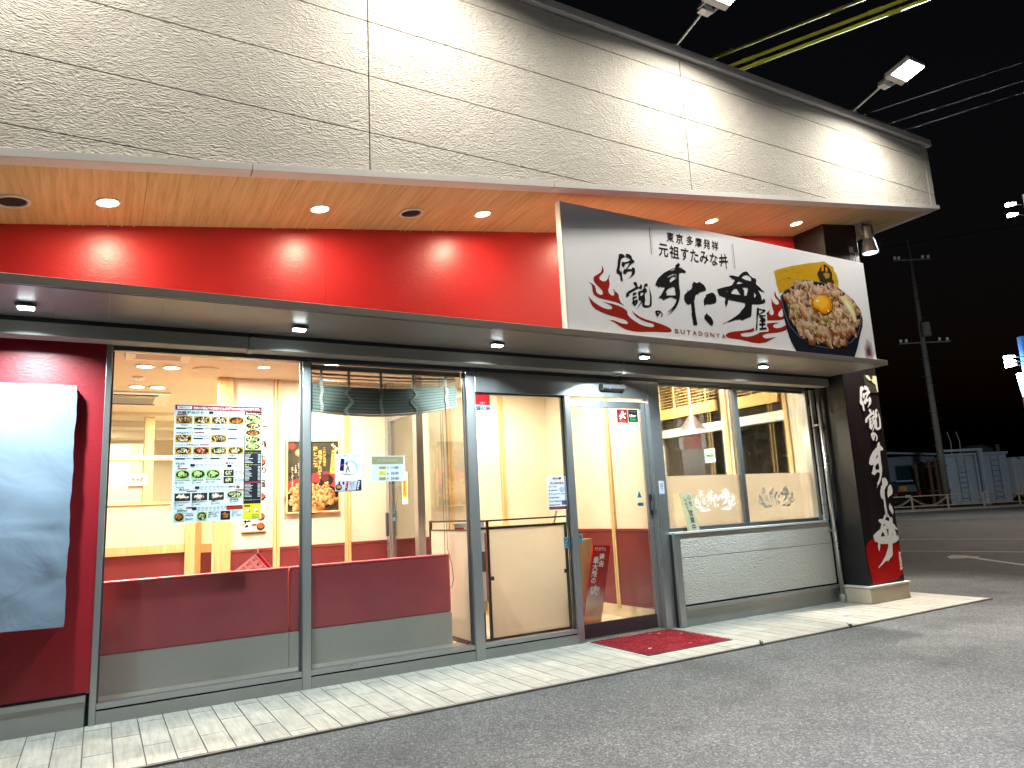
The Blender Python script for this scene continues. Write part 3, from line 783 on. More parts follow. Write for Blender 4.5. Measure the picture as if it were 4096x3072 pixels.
# ------------------------------------------------------------------ wall strip behind the gutter and red side wall
st = thing('lintel_strip', 'dark metal strip over the window heads', 'lintel', (3, .04, 2.56))
MB().box(.0, 7.6, .012, .12, 2.562, 2.614).build('strip', MAT['alu_dark'], st)
rs = thing('red_side_wall', 'deep red wall beside the shop windows, carrying the cloth banner', 'wall', (-.6, .0, 0))
MB().box(-4.5, -.002, .0, .08, .215, 2.613).build('wall_sheet', MAT['red_low'], rs)
MB().box(-4.5, -.024, .006, .07, .197, .214).build('shadow_gap', MAT['gap'], rs)
MB().box(-4.5, -.024, -.006, .07, .158, .196).build('flashing', MAT['alu'], rs, bevel=.003)
MB().box(-4.5, -.026, .004, .07, .0, .1575).build('base_panel', MAT['alu_mid'], rs)
MB().box(-.0235, -.003, .02, .07, .0, .196).build('gap_strip', MAT['gap'], rs)

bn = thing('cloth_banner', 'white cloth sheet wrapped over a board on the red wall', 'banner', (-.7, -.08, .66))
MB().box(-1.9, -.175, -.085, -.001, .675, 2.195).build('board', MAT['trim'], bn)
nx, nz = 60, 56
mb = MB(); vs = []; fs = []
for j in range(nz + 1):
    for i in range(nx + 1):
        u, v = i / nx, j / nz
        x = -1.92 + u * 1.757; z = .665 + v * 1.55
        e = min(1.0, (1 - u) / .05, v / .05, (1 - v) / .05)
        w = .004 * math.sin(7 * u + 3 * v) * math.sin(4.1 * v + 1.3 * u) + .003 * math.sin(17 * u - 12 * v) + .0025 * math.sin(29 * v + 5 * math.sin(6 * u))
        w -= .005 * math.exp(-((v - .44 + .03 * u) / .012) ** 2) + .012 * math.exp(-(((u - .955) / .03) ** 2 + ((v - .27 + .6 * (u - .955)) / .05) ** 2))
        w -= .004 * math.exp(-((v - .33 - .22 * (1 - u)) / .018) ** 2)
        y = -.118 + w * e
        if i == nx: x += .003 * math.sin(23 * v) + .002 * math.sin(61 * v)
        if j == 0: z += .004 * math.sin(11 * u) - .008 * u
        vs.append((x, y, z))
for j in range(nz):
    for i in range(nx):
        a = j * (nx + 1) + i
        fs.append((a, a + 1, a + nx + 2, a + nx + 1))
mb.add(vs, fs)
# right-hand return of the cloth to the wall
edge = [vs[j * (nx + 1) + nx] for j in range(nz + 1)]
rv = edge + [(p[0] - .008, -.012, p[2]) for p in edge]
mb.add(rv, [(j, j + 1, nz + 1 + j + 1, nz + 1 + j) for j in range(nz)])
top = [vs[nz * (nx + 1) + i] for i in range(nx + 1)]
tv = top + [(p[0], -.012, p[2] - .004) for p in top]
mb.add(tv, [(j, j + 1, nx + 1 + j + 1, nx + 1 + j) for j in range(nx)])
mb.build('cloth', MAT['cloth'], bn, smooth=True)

# ------------------------------------------------------------------ glazed shopfront
gz = thing('shopfront_glazing', 'grey aluminium framed floor-length shop windows left of the door', 'window', (2.0, .05, 0))
def post(x0, x1, z0=0.0, z1=2.50, y0=0.0, y1=.10, name='mullion', par=None):
    return MB().box(x0, x1, y0, y1, z0, z1).build(name, MAT['alu'], par or gz, bevel=.004)
post(-.002, .036, 0, 2.545, -.006)
post(1.367, 1.432); post(2.815, 2.905, y0=-.004); post(3.875, 3.940, 0, 2.31)
post(4.93, 5.058, 0, 2.50, -.004, .12, 'door_jamb')
MB().box(.037, 2.904, .004, .09, 2.501, 2.56).build('head_rail', MAT['alu_dark'], gz, bevel=.003)
MB().box(2.9045, 7.46, .004, .09, 2.501, 2.56).build('head_rail', MAT['alu_dark'], gz, bevel=.003)
MB().box(.037, 7.46, -.004, .0035, 2.535, 2.552).build('drip_edge', MAT['alu'], gz)
for a, b in ((.037, 1.366), (1.433, 2.814), (2.906, 3.874)):
    MB().box(a, b, .008, .085, .094, .130).build('bottom_rail', MAT['alu'], gz, bevel=.003)
    MB().box(a, b, .020, .085, .083, .0935).build('drain_gap', MAT['gap'], gz)
    MB().box(a, b, .004, .085, .0, .0825).build('kick_panel', MAT['alu_mid'], gz, bevel=.002)
    top = 2.498 if b < 2.85 else 2.308
    MB().box(a, b, .046, .054, .1305, top).build('pane', MAT['glass'], gz)
    MB().box(a, a + .012, .034, .066, .1305, top).build('glazing_bead', MAT['alu_dark'], gz)
    MB().box(b - .012, b, .034, .066, .1305, top).build('glazing_bead', MAT['alu_dark'], gz)
MB().box(2.906, 4.929, .0, .11, 2.31, 2.5005).build('transom_box', MAT['alu'], gz, bevel=.004)
MB().box(2.906, 3.874, .03, .07, 2.296, 2.3095).build('glazing_bead', MAT['alu_dark'], gz)

sn = thing('door_sensor', 'slim silver automatic door sensor above the sliding door', 'sensor', (4.455, -.03, 2.38))
MB().prism([(4.31, -.001, 2.445), (4.31, -.05, 2.440), (4.31, -.062, 2.415), (4.31, -.05, 2.385), (4.31, -.001, 2.378)], (.29, 0, 0)).build('case', MAT['steel'], sn, bevel=.006)
MB().prism([(4.325, -.045, 2.384), (4.325, -.056, 2.395), (4.325, -.0575, 2.390), (4.325, -.047, 2.3765)], (.26, 0, 0)).build('window_strip', MAT['black'], sn)
MB().cyl((4.40, -.0570, 2.392), (4.40, -.0600, 2.391), .004, .004, 8).build('status_light', emis('blue indicator', (.05, .15, 1), 6), sn)

dr = thing('sliding_door', 'glass automatic sliding door with grey frame and dark bottom rail', 'door', (4.43, .05, 0))
MB().box(3.942, 3.985, .062, .095, .02, 2.285).build('stile', MAT['alu_dark'], dr, bevel=.003)
MB().box(4.872, 4.928, .062, .095, .02, 2.285).build('stile', MAT['alu'], dr, bevel=.003)
MB().box(3.9855, 4.8715, .062, .095, 2.215, 2.285).build('top_rail', MAT['alu'], dr, bevel=.003)
MB().box(3.9855, 4.8715, .062, .095, .02, .150).build('bottom_rail', M('dark wine door rail', (.055, .040, .045), .35, .4), dr, bevel=.003)
MB().box(3.9855, 4.8715, .075, .083, .1505, 2.2145).build('pane', MAT['glass'], dr)
MB().box(4.888, 4.912, .040, .0615, 1.12, 1.33).build('pull_handle', MAT['black'], dr, bevel=.004)
MB().box(4.893, 4.907, .0385, .0398, 1.17, 1.26).build('lock_plate', MAT['steel'], dr)
MB().box(3.945, 4.925, .03, .115, .0, .012).build('floor_track', MAT['steel'], dr)

# ------------------------------------------------------------------ window on the right with its low wall
lw = thing('low_stucco_wall', 'low grey-beige stucco wall under the frosted window', 'wall', (6.3, -.03, 0))
for z0, z1 in ((.215, .668), (.673, .905)):
    MB().box(5.135, 7.515, -.062, -.04, z0, z1).build('siding_panel', MAT['stucco'], lw, bevel=.003, seg=1)
for z0, z1 in ((.935, 1.12), (1.124, 1.575), (1.579, 2.03), (2.034, 2.5)):
    MB().box(7.472, 7.545, -.040, -.018, z0, z1).build('siding_panel', MAT['stucco'], lw, bevel=.003, seg=1)
MB().box(5.06, 7.52, -.0395, .10, .0, .91).build('core', MAT['gap'], lw)
MB().box(5.058, 5.134, -.075, -.040, .0, .93).build('end_trim', MAT['alu'], lw, bevel=.003)
MB().box(5.136, 7.52, -.052, -.040, .197, .2145).build('shadow_gap', MAT['gap'], lw)
MB().box(5.136, 7.52, -.080, -.040, .158, .1965).build('skirting_flashing', MAT['alu_mid'], lw, bevel=.003)
MB().box(5.136, 7.40, -.060, -.040, .0, .1575).build('skirting', MAT['alu_mid'], lw)
MB().box(7.404, 7.52, -.060, -.040, .0, .1575).build('skirting', MAT['alu_mid'], lw)
MB().box(7.6105, 7.66, -.02, 8.0, .0, .95).build('side_return', MAT['alu_dark'], lw)
MB().box(7.5205, 7.609, .02, .10, .0, 2.56).build('recess_back', MAT['gap'], lw)

wn = thing('frosted_window', 'two-pane window with frosted lower band beside the door', 'window', (6.25, .05, .93))
MB().box(5.060, 7.47, -.078, .10, .911, .934).build('sill', MAT['trim'], wn, bevel=.003)
MB().box(5.062, 7.45, .004, .095, .9345, .972).build('bottom_frame', MAT['alu_dark'], wn, bevel=.003)
MB().box(5.062, 5.088, .004, .095, .9725, 2.5).build('side_frame', MAT['alu'], wn, bevel=.003)
MB().box(7.420, 7.468, -.006, .095, .935, 2.5).build('side_frame', MAT['alu'], wn, bevel=.003)
MB().box(6.205, 6.262, .006, .09, .9725, 2.5).build('meeting_stile', MAT['alu_dark'], wn, bevel=.003)
for a, b in ((5.089, 6.2045), (6.2625, 7.4195)):
    MB().box(a, b, .046, .054, .9728, 2.4995).build('pane', MAT['glass'], wn)
    MB().box(a + .002, b - .002, .0555, .0565, .9735, 1.508).build('frosted_film', MAT['frost'], wn)
    MB().box(a, b, .035, .066, 2.470, 2.4995).build('head_bead', MAT['alu_dark'], wn)

dp = thing('downpipe', 'silver rainwater downpipe between low wall and black column', 'downpipe', (7.502, -.125, 0))
MB().cyl((7.502, -.125, .05), (7.502, -.125, 2.50), .027, .027, 16).build('pipe', MAT['steel'], dp, smooth=True)
MB().cyl((7.502, -.125, .0), (7.502, -.125, .10), .040, .040, 16).build('shoe', MAT['steel'], dp, smooth=False)
for z in (.80, 2.05):
    MB().cyl((7.502, -.125, z), (7.502, -.125, z + .03), .033, .033, 14).build('clip', MAT['alu_mid'], dp)
    MB().box(7.467, 7.537, -.098, -.02, z + .005, z + .025).build('clip_arm', MAT['alu_mid'], dp)

# ------------------------------------------------------------------ column
cl = thing('black_column', 'square black column with white brush lettering and a red patch', 'column', (7.91, -.09, 0))
MB().box(7.53, 8.27, -.465, .30, .0, .172).build('plinth', MAT['concrete'], cl, bevel=.008)
MB().box(7.52, 8.285, -.475, .31, .1725, .192).build('plinth_cap', MAT['trim'], cl, bevel=.003)
MB().box(7.585, 8.245, -.43, .25, .1925, 4.70).build('shaft', MAT['column_wrap'], cl, bevel=.004)
MB().box(7.581, 7.5845, -.428, .25, .193, 4.69).build('side_sheet', MAT['column_black'], cl)
cm = front(0, -.4325, 0)
red = C('#b01a1c')
m = MB()
m.flat([[(7.588, .60), (7.63, .655), (7.70, .70), (7.80, .715), (7.9, .69), (8.06, .64), (8.241, .62), (8.241, .285), (8.10, .225), (7.65, .205), (7.635, .30), (7.612, .42), (7.59, .50), (7.60, .55)]], cm, red)
m.build('red_patch', MAT['ink'], cl)
cm2 = front(0, -.4345, 0)
wht = (.93, .92, .89)
for key, bx in (('den', (7.85, 8.07, 2.20, 2.505, .006)), ('setsu', (7.905, 8.20, 1.94, 2.225, .006)), ('no', (7.975, 8.095, 1.835, 1.938, .005)), ('su', (7.87, 8.175, 1.28, 1.82, .006)),
                ('ta', (8.005, 8.240, .955, 1.40, .006)), ('don', (7.765, 8.238, .38, .985, .006)), ('ya', (8.185, 8.236, .32, .53, .003))):
    m = MB(); glyph(m, key, cm2, wht, bx); m.build('brush_character', MAT['ink'], cl)
m = MB()
m.flat([[(7.985, 2.62), (8.0, 2.46), (8.05, 2.43), (8.242, 2.43), (8.242, 2.64), (7.985, 2.64)]], cm, (.06, .06, .045))
m.flat([[(8.02, 2.64), (8.09, 2.64), (8.15, 2.56), (8.20, 2.53), (8.22, 2.44), (8.241, 2.44), (8.241, 2.64), (8.17, 2.64), (8.16, 2.60), (8.10, 2.575), (8.05, 2.60)]], cm2, (.78, .72, .40))
m.flat([[(8.0, 2.50), (8.06, 2.485), (8.06, 2.465), (8.01, 2.475)]], cm2, (.65, .58, .2))
m.build('gold_brush_mark', MAT['ink'], cl)
# writing high on the column, half hidden by the sign
m = MB()
cu = front(0, -.4345, 0)
put_column(m, cu, '秘伝の味', 8.19, 4.24, .085, wht, .01)
put_column(m, cu, '頑固一徹', 8.09, 4.30, .10, wht, .012)
put_column(m, cu, '一品入魂', 7.93, 4.09, .085, wht, .01)
put_column(m, cu, '伝説', 7.80, 4.0, .09, wht, .01)
m.build('upper_lettering', MAT['ink'], cl)
# ------------------------------------------------------------------ the big sign
sg = thing('shop_sign', 'large white shop sign with black brush characters, flames and a meat bowl', 'sign', (5.42, -.90, 2.68))
MB().box(3.328, 7.521, -.925, -.872, 2.683, 3.839).build('panel', MAT['sign_white'], sg, bevel=.003)
MB().box(3.316, 3.3275, -.929, -.857, 2.683, 3.846).build('edge_trim', MAT['white'], sg)
smap = lambda k: front(3.3304, -.925 - .0012 * k, 2.673, 1.0092)
ink = (.010, .010, .011)
for key in ('den', 'setsu', 'no', 'su', 'ta', 'don', 'ya'):
    m = MB(); glyph(m, key, smap(2), ink); m.build('brush_character', MAT['ink'], sg)
flame = C('#9c2414')
for key in ('flame_left', 'flame_right'):
    m = MB(); glyph(m, key, smap(1), flame); m.build('flame', MAT['ink'], sg)
m = MB()
for i, (ch, u) in enumerate(zip('SUTADONYA', [1.166 + .0745 * i for i in range(9)])):
    put_text(m, smap(2), ch, u, .090, .040, flame, w=.050, bold=.012)
m.build('roman_lettering', MAT['ink'], sg)
m = MB()
for ch, u in zip('東京多摩発祥', (1.172, 1.286, 1.418, 1.530, 1.640, 1.748)):
    put_text(m, smap(2), ch, u, .970, .098, ink, w=.088, bold=.012, shear=.10)
for ch, u, w_ in zip('元祖すたみな', (1.060, 1.190, 1.330, 1.452, 1.572, 1.705), (.112, .118, .098, .102, .112, .104)):
    put_text(m, smap(2), ch, u, .812, .125, ink, w=w_, bold=.012, shear=.08)
for loop in ([(1.835, .905), (1.945, .925), (1.945, .912), (1.835, .892)], [(1.830, .868), (1.955, .885), (1.955, .870), (1.830, .853)], [(1.865, .940), (1.877, .940), (1.872, .85), (1.850, .812), (1.840, .815), (1.860, .855)], [(1.912, .950), (1.925, .950), (1.928, .80), (1.916, .80)], [(1.884, .895), (1.900, .880), (1.894, .872), (1.880, .886)]):
    m.flat([loop], smap(2.3), ink)
for u, w_ in ((.968, .006), (.990, .0016), (2.022, .0016), (2.042, .005)):
    m.rect(smap(2), u, u + w_, .818, 1.075, ink)
m.build('small_lettering', MAT['ink'], sg)

# the printed photograph of the bowl
m = MB(); glyph(m, 'gold_patch', smap(1), C('#c79a1e'))
pts = [(x / 1000, y / 1000) for x, y in GLYPH['gold_patch'][0][0]]
r2 = random.Random(3)
for i in range(90):
    u = r2.uniform(2.62, 3.65); v = r2.uniform(.65, 1.08)
    L = r2.uniform(.03, .12); w_ = r2.uniform(.004, .012)
    q = [(u, v), (u + L, v + .03 * L), (u + L, v + w_), (u, v + w_)]
    if all(inside(p, pts) for p in q):
        k = r2.uniform(.55, 1.15); c = C('#c79a1e')
        m.add([smap(1.4)(*p) for p in q], [(0, 1, 2, 3)], (c[0] * k, c[1] * k, c[2] * k * .8))
m.build('gold_brush_patch', MAT['ink'], sg)
m = MB()
m.flat([[(3.34, .83), (3.30, .92), (3.36, .99), (3.40, 1.03), (3.46, 1.05), (3.52, 1.02), (3.56, .96), (3.55, .90), (3.60, .80), (3.50, .78)]], smap(1.8), (.035, .028, .012))
m.flat([[(3.38, .96), (3.40, 1.03), (3.43, 1.03), (3.42, .97)]], smap(2.1), C('#d9861c'))
m.flat([[(3.45, .97), (3.46, 1.02), (3.49, 1.01), (3.48, .96)]], smap(2.1), C('#d9861c'))
m.flat([[(3.40, .93), (3.44, .88), (3.50, .90), (3.52, .95), (3.45, .955)]], smap(2.1), C('#a9822a'))
m.build('dark_portrait_blot', MAT['ink'], sg)
m = MB()
shade = [(3.95, .02), (4.10, .02), (4.118, .10), (4.10, .22), (4.02, .26), (3.95, .15)]
for k in range(6):
    s = 1 - k * .13
    cxx, cyy = 4.02, .10
    c = (.62 - .10 * k, .56 - .105 * k, .56 - .10 * k)
    m.flat([[(cxx + (x - cxx) * s, max(.026, cyy + (y - cyy) * s)) for x, y in shade]], smap(.5 + k * .12), tuple(max(.03, q) for q in c))
m.build('printed_bowl_shadow', MAT['ink'], sg)
m = MB()
bowl = [(x / 1000, max(y / 1000, .026)) for x, y in GLYPH['bowl'][0][0]]
m.flat([bowl], smap(2.2), (.010, .013, .024))
cx = sum(p[0] for p in bowl) / len(bowl)
rim = [(x / 1000, y / 1000) for x, y in GLYPH['food'][0][0]]
fc = (sum(p[0] for p in rim) / len(rim), sum(p[1] for p in rim) / len(rim))
m.flat([[(fc[0] + (x - fc[0]) * 1.045, fc[1] + (y - fc[1]) * 1.05) for x, y in rim]], smap(2.5), (.16, .17, .22))
m.flat([[(fc[0] + (x - fc[0]) * 1.028, fc[1] + (y - fc[1]) * 1.033) for x, y in rim]], smap(2.8), (.008, .010, .018))
m.flat([[(2.86, .30), (2.93, .18), (3.10, .08), (3.12, .07), (3.0, .16), (2.90, .30)]], smap(2.5), (.06, .07, .11))
m.build('printed_bowl', MAT['ink'], sg)

def meat(mb, mp, outline, n, seed, size, pal, dz0, dz, hi=(.92, .84, .70), wide=1.0):
    """folded slices of meat, drawn as flat ink in overlapping layers, each running from shadow to light"""
    r = random.Random(seed)
    xs_ = [p[0] for p in outline]; ys_ = [p[1] for p in outline]
    k = 0; tries = 0; layer = dz0
    spots = []
    while k < n and tries < n * 30:
        tries += 1
        u = r.uniform(min(xs_), max(xs_)); v = r.uniform(min(ys_), max(ys_))
        if inside((u, v), outline): spots.append((v + r.uniform(-.2, .2), u, v)); k += 1
    spots.sort(reverse=True)
    for _, u, v in spots:
        a = r.uniform(0, 2 * PI); bend = r.uniform(-2.8, 2.8); L = size * r.uniform(.5, 1.35); w_ = size * r.uniform(.22, .50) * wide
        seg = 6; x, y, th = u, v, a
        c = r.choice(pal); kk = r.uniform(.7, 1.12)
        c = tuple(min(1, q * kk) for q in c)
        dark = tuple(q * q * .35 / (max(c) + .05) + q * .18 for q in c); lite = tuple(min(1, q * .62 + h * .42) for q, h in zip(c, hi))
        vs_ = []; cs_ = []
        for s_ in range(seg + 1):
            ww = w_ * (.35 + .65 * math.sin(PI * (.12 + .76 * s_ / seg))) * r.uniform(.55, 1.35)
            nx_, ny_ = -math.sin(th), math.cos(th)
            up = ny_ * .7 - nx_ * .4          # side that catches the light
            lo, hi_c = (dark, lite) if up > 0 else (lite, dark)
            for q, cc in ((-1, lo), (-.35, tuple((a_ + b_) / 2 for a_, b_ in zip(lo, c))), (.35, tuple((a_ + b_) / 2 for a_, b_ in zip(hi_c, c))), (1, hi_c)):
                vs_.append(mp(layer)(x + nx_ * ww * q, y + ny_ * ww * q)); m_ = r.uniform(.85, 1.12); cs_.append(tuple(t_ * m_ for t_ in cc))
            x += L / seg * math.cos(th); y += L / seg * math.sin(th) * .9; th += bend / seg
        mb.shaded(vs_, [(4 * s_ + q, 4 * s_ + q + 1, 4 * s_ + q + 5, 4 * s_ + q + 4) for s_ in range(seg) for q in range(3)], cs_)
        layer += dz
    return layer
m = MB()
inner = [(fc[0] + (x - fc[0]) * .93, fc[1] + (y - fc[1]) * .93) for x, y in rim]
m.flat([inner], smap(3.0), (.11, .055, .028))
pal = [C('#b98457'), C('#a9744a'), C('#c99a70'), C('#9a6238'), C('#d3aa84'), C('#8a5732'), C('#b59a4a')]
core = [(fc[0] + (x - fc[0]) * .86, fc[1] + (y - fc[1]) * .86) for x, y in rim]
top_l = meat(m, smap, core, 430, 11, .125, pal, 3.2, .008, wide=1.0)
r3 = random.Random(5)
for i in range(22):      # green onion slivers
    u = r3.uniform(2.8, 3.85); v = r3.uniform(.2, .72)
    if inside((u, v), core):
        a = r3.uniform(0, PI); L = r3.uniform(.03, .09)
        dx, dy = math.cos(a) * L, math.sin(a) * L
        m.add([smap(top_l + .2)(u - dy * .18, v + dx * .18), smap(top_l + .2)(u + dx, v + dy), smap(top_l + .2)(u + dy * .18, v - dx * .18), smap(top_l + .2)(u - dx * .3, v - dy * .3)], [(0, 1, 2, 3)], r3.choice([C('#8a9a2e'), C('#b7b25a'), C('#6f7f24')]))
m.flat([[(3.62, .70), (3.72, .72), (3.80, .66), (3.86, .55), (3.87, .45), (3.83, .42), (3.78, .52), (3.70, .60)]], smap(top_l + .4), C('#d9d39a'))
m.flat([[(3.70, .68), (3.78, .62), (3.83, .52), (3.84, .47), (3.80, .55), (3.72, .63)]], smap(top_l + .5), C('#efeac2'))
m.build('printed_meat', MAT['ink'], sg)
m = MB()
egg = [(x / 1000, y / 1000) for x, y in GLYPH['egg'][0][0]]
ec = (sum(p[0] for p in egg) / len(egg), sum(p[1] for p in egg) / len(egg))
for k, (s, c, ox, oy) in enumerate(((1.06, '#6e3b0c', .004, -.008), (1.0, '#d97f0e', 0, 0), (.86, '#efa117', -.010, .010), (.66, '#f6b935', -.022, .020))):
    m.flat([[(ec[0] + (x - ec[0]) * s + ox, ec[1] + (y - ec[1]) * s + oy) for x, y in egg]], smap(top_l + .6 + .15 * k), C(c))
m.ell(smap(top_l + 1.4), ec[0] - .075, ec[1] + .035, .020, .013, 10, (.95, .93, .85))
m.ell(smap(top_l + 1.4), ec[0] + .085, ec[1] - .060, .010, .014, 10, (.95, .90, .75))
m.build('printed_egg_yolk', MAT['ink'], sg)

# ------------------------------------------------------------------ menu poster on the first window
mn = thing('menu_poster', 'large pale menu poster full of bowl photos stuck on the first window', 'poster', (.75, .03, 1.27))
bw, bh = .618, .862
MB().box(.448, .448 + bw, .0435, .0455, 1.268, 1.268 + bh).build('sheet', M('poster paper', (.60, .68, .72), .4, 0, .02), mn)
def mmap(k):
    return lambda u, v: (.448 + u * bw, .0430 - .0006 * k, 1.268 + (1 - v) * bh)
mred = C('#8e1420'); mblk = (.015, .016, .02); mbrn = C('#2a1510'); myel = C('#c8c02a')
m = MB()
m.rect(mmap(1), .008, .995, .006, .048, mred)
m.rect(mmap(1), .790, .995, .049, .40, mbrn)
m.rect(mmap(1), .790, .995, .40, .862, mblk)
m.rect(mmap(1), .790, .995, .863, .992, myel)
for v in (.228, .333, .482, .688, .868):
    m.rect(mmap(1), .02, .78, v, v + .0012, (.35, .42, .46))
m.build('colour_band', MAT['ink'], mn)
def tx(mb, s, u, v, h, col, w=None, bold=.02, lay=2):
    vs, fs, x0, x1, y0, y1 = text2d(s, bold)
    sy = h / (y1 - y0); sx = (w / (x1 - x0)) if w else sy * bh / bw
    mb.add([mmap(lay)(u + (x - x0) * sx, v + h - (y - y0) * sy) for x, y in vs], fs, col)
m = MB()
tx(m, '当店の元祖盛りは普通のどんぶり屋さんの大盛りほどあります。', .205, .016, .024, (.9, .9, .9), .765, .03)
m.rect(mmap(1.6), .03, .19, .014, .040, (.85, .85, .85)); tx(m, '各商品は価格です。', .04, .019, .015, mred, .14, .02)
tx(m, '元祖デカ盛り', .03, .056, .028, (.05, .06, .02), .29, .035)
tx(m, 'デカ盛りセット', .025, .236, .017, (.05, .06, .02), .19, .03)
tx(m, 'トッピングデカ盛り', .025, .340, .017, (.05, .06, .02), .25, .03)
tx(m, 'すたみな', .03, .494, .022, (.05, .10, .02), .10, .03); tx(m, '定食', .05, .520, .018, (.05, .10, .02), .06, .03)
tx(m, '油そば', .575, .494, .022, mred, .10, .03)
tx(m, 'すたみな', .04, .698, .012, (.05, .06, .02), .09, .02); tx(m, 'カレー', .075, .712, .026, (.05, .06, .02), .11, .035)
tx(m, '肉野菜', .62, .700, .026, (.10, .05, .02), .13, .035)
tx(m, 'すたみな', .03, .876, .012, (.05, .10, .02), .09, .02); tx(m, '唐揚げ', .06, .892, .022, (.05, .10, .02), .11, .035)
for s, u, v, w_ in (('すた丼', .075, .172, .075), ('生姜焼き丼', .245, .174, .115), ('塩すた丼', .45, .175, .095), ('唐揚げ合盛りすた丼', .605, .176, .178),
                    ('とろすた丼', .045, .436, .12), ('キムチすた丼', .225, .436, .14), ('ガリバタすた丼', .41, .436, .16), ('南蛮すた丼', .625, .436, .115),
                    ('すたみな焼き定食', .03, .640, .155), ('生姜焼き定食', .215, .640, .12), ('塩すたみな焼き定食', .365, .638, .165),
                    ('肉すたみなカレー', .03, .825, .165), ('温玉肉すたみなカレー', .215, .823, .175), ('特製カレー', .43, .820, .10), ('肉野菜定食', .635, .812, .10)):
    tx(m, s, u, v, .014, mblk, w_, .025)
for s, u, v, w_ in (('すた丼半油そばセット', .215, .266, .185), ('すた丼唐揚げセット', .60, .266, .165), ('新鮮醤油そば', .69, .575, .09), ('肉すたみな油そば', .69, .640, .10),
                    ('すたみな', .15, .918, .08), ('唐揚定食', .15, .934, .09), ('油淋すたみな', .40, .916, .12), ('唐揚定食', .40, .932, .09), ('すたみな', .66, .914, .08), ('唐揚カレー', .66, .930, .10)):
    tx(m, s, u, v, .012, mblk, w_, .025)
for s, u, v in (('890円', .135, .197), ('850円', .33, .198), ('1,080円', .515, .199), ('1,250円', .71, .200), ('1,180円', .335, .285), ('1,280円', .72, .285), ('1,080円', .135, .456), ('1,080円', .325, .456), ('1,090円', .52, .456), ('1,180円', .71, .456),
                ('930円', .065, .662), ('980円', .25, .662), ('1,130円', .40, .660), ('790円', .73, .592), ('880円', .73, .655), ('890円', .065, .847), ('980円', .25, .845), ('690円', .465, .842), ('980円', .67, .832), ('890円', .17, .965), ('1,180円', .44, .950), ('980円', .71, .950)):
    tx(m, s, u, v, .012, mblk, .06, .015)
tx(m, 'セットメニュー', .805, .058, .018, (.85, .85, .8), .175, .03)
for s, v in (('トッピング', .410), ('サイド', .515), ('ドリンク', .822)): tx(m, s, .80, v, .014, C('#c8c05a'), .09, .02)
m.build('printed_lettering', MAT['ink'], mn)
m = MB()
for (u, v) in ((.025, .200), (.215, .201), (.405, .202), (.60, .203), (.215, .287), (.60, .287), (.025, .459), (.215, .459), (.405, .459), (.60, .459)):
    m.rect(mmap(1.5), u, u + .105, v, v + .013, (.03, .035, .045))
for (u, v) in ((.03, .086), (.225, .238), (.285, .343), (.05, .545), (.155, .735), (.695, .735), (.155, .873)):
    m.rect(mmap(1.5), u, u + .11, v, v + .009, mred)
for (u, v) in ((.03, .660), (.215, .660), (.37, .658), (.69, .590), (.69, .653), (.03, .845), (.215, .843), (.43, .840), (.635, .830), (.15, .963), (.40, .948), (.66, .948)):
    m.rect(mmap(1.5), u, u + .022, v, v + .016, mblk); m.rect(mmap(1.8), u + .004, u + .018, v + .003, v + .013, (.55, .6, .65))
for (u0, v0, nn, pitch) in ((.36, .056, 8, .053), (.17, .510, 7, .052), (.58, .520, 6, .034), (.225, .700, 7, .050), (.20, .875, 8, .047)):
    m.rect(mmap(1.5), u0 + .02, u0 + .07, v0, v0 + .022, mblk)
    for i in range(nn):
        m.rect(mmap(1.5), u0 + .08 + i * pitch * .9, u0 + .08 + i * pitch * .9 + pitch * .62, v0 + .003, v0 + .006, (.10, .11, .13))
        m.rect(mmap(1.5), u0 + .08 + i * pitch * .9, u0 + .08 + i * pitch * .9 + pitch * .62, v0 + .014, v0 + .017, (.12, .13, .15))
        m.rect(mmap(1.5), u0 + .03 + i * pitch * .95, u0 + .03 + i * pitch * .95 + pitch * .6, v0 + .028, v0 + .031, (.35, .10, .12) if i % 2 else (.12, .13, .15))
r4 = random.Random(9)
for v0, v1, st in ((.432, .505, .0115), (.536, .575, .0125), (.585, .665, .0115), (.69, .80, .012)):
    v = v0
    while v < v1:
        m.rect(mmap(1.5), .803, .803 + r4.uniform(.04, .10), v, v + .0042, (.55, .55, .53)); m.rect(mmap(1.5), .955, .985, v, v + .0042, (.55, .55, .53)); v += st
m.rect(mmap(1.5), .800, .985, .672, .679, C('#b03040'))
for v in (.418, .523, .829): m.rect(mmap(1.5), .90, .985, v, v + .0012, (.6, .6, .58))
m.rect(mmap(1.5), .60, .785, .872, .884, mred); m.rect(mmap(1.5), .60, .785, .886, .905, C('#9a3a1c'))
for v in (.955, .968, .980): m.rect(mmap(1.6), .89, .975, v, v + .006, (.25, .22, .05))
m.rect(mmap(1.6), .80, .87, .874, .888, C('#7a2a10'))
for u, v in ((.03, .075), (.03, .105), (.0, 0)): pass
setp(m.build('printed_bar', MAT['ink'], mn), kind='stuff')
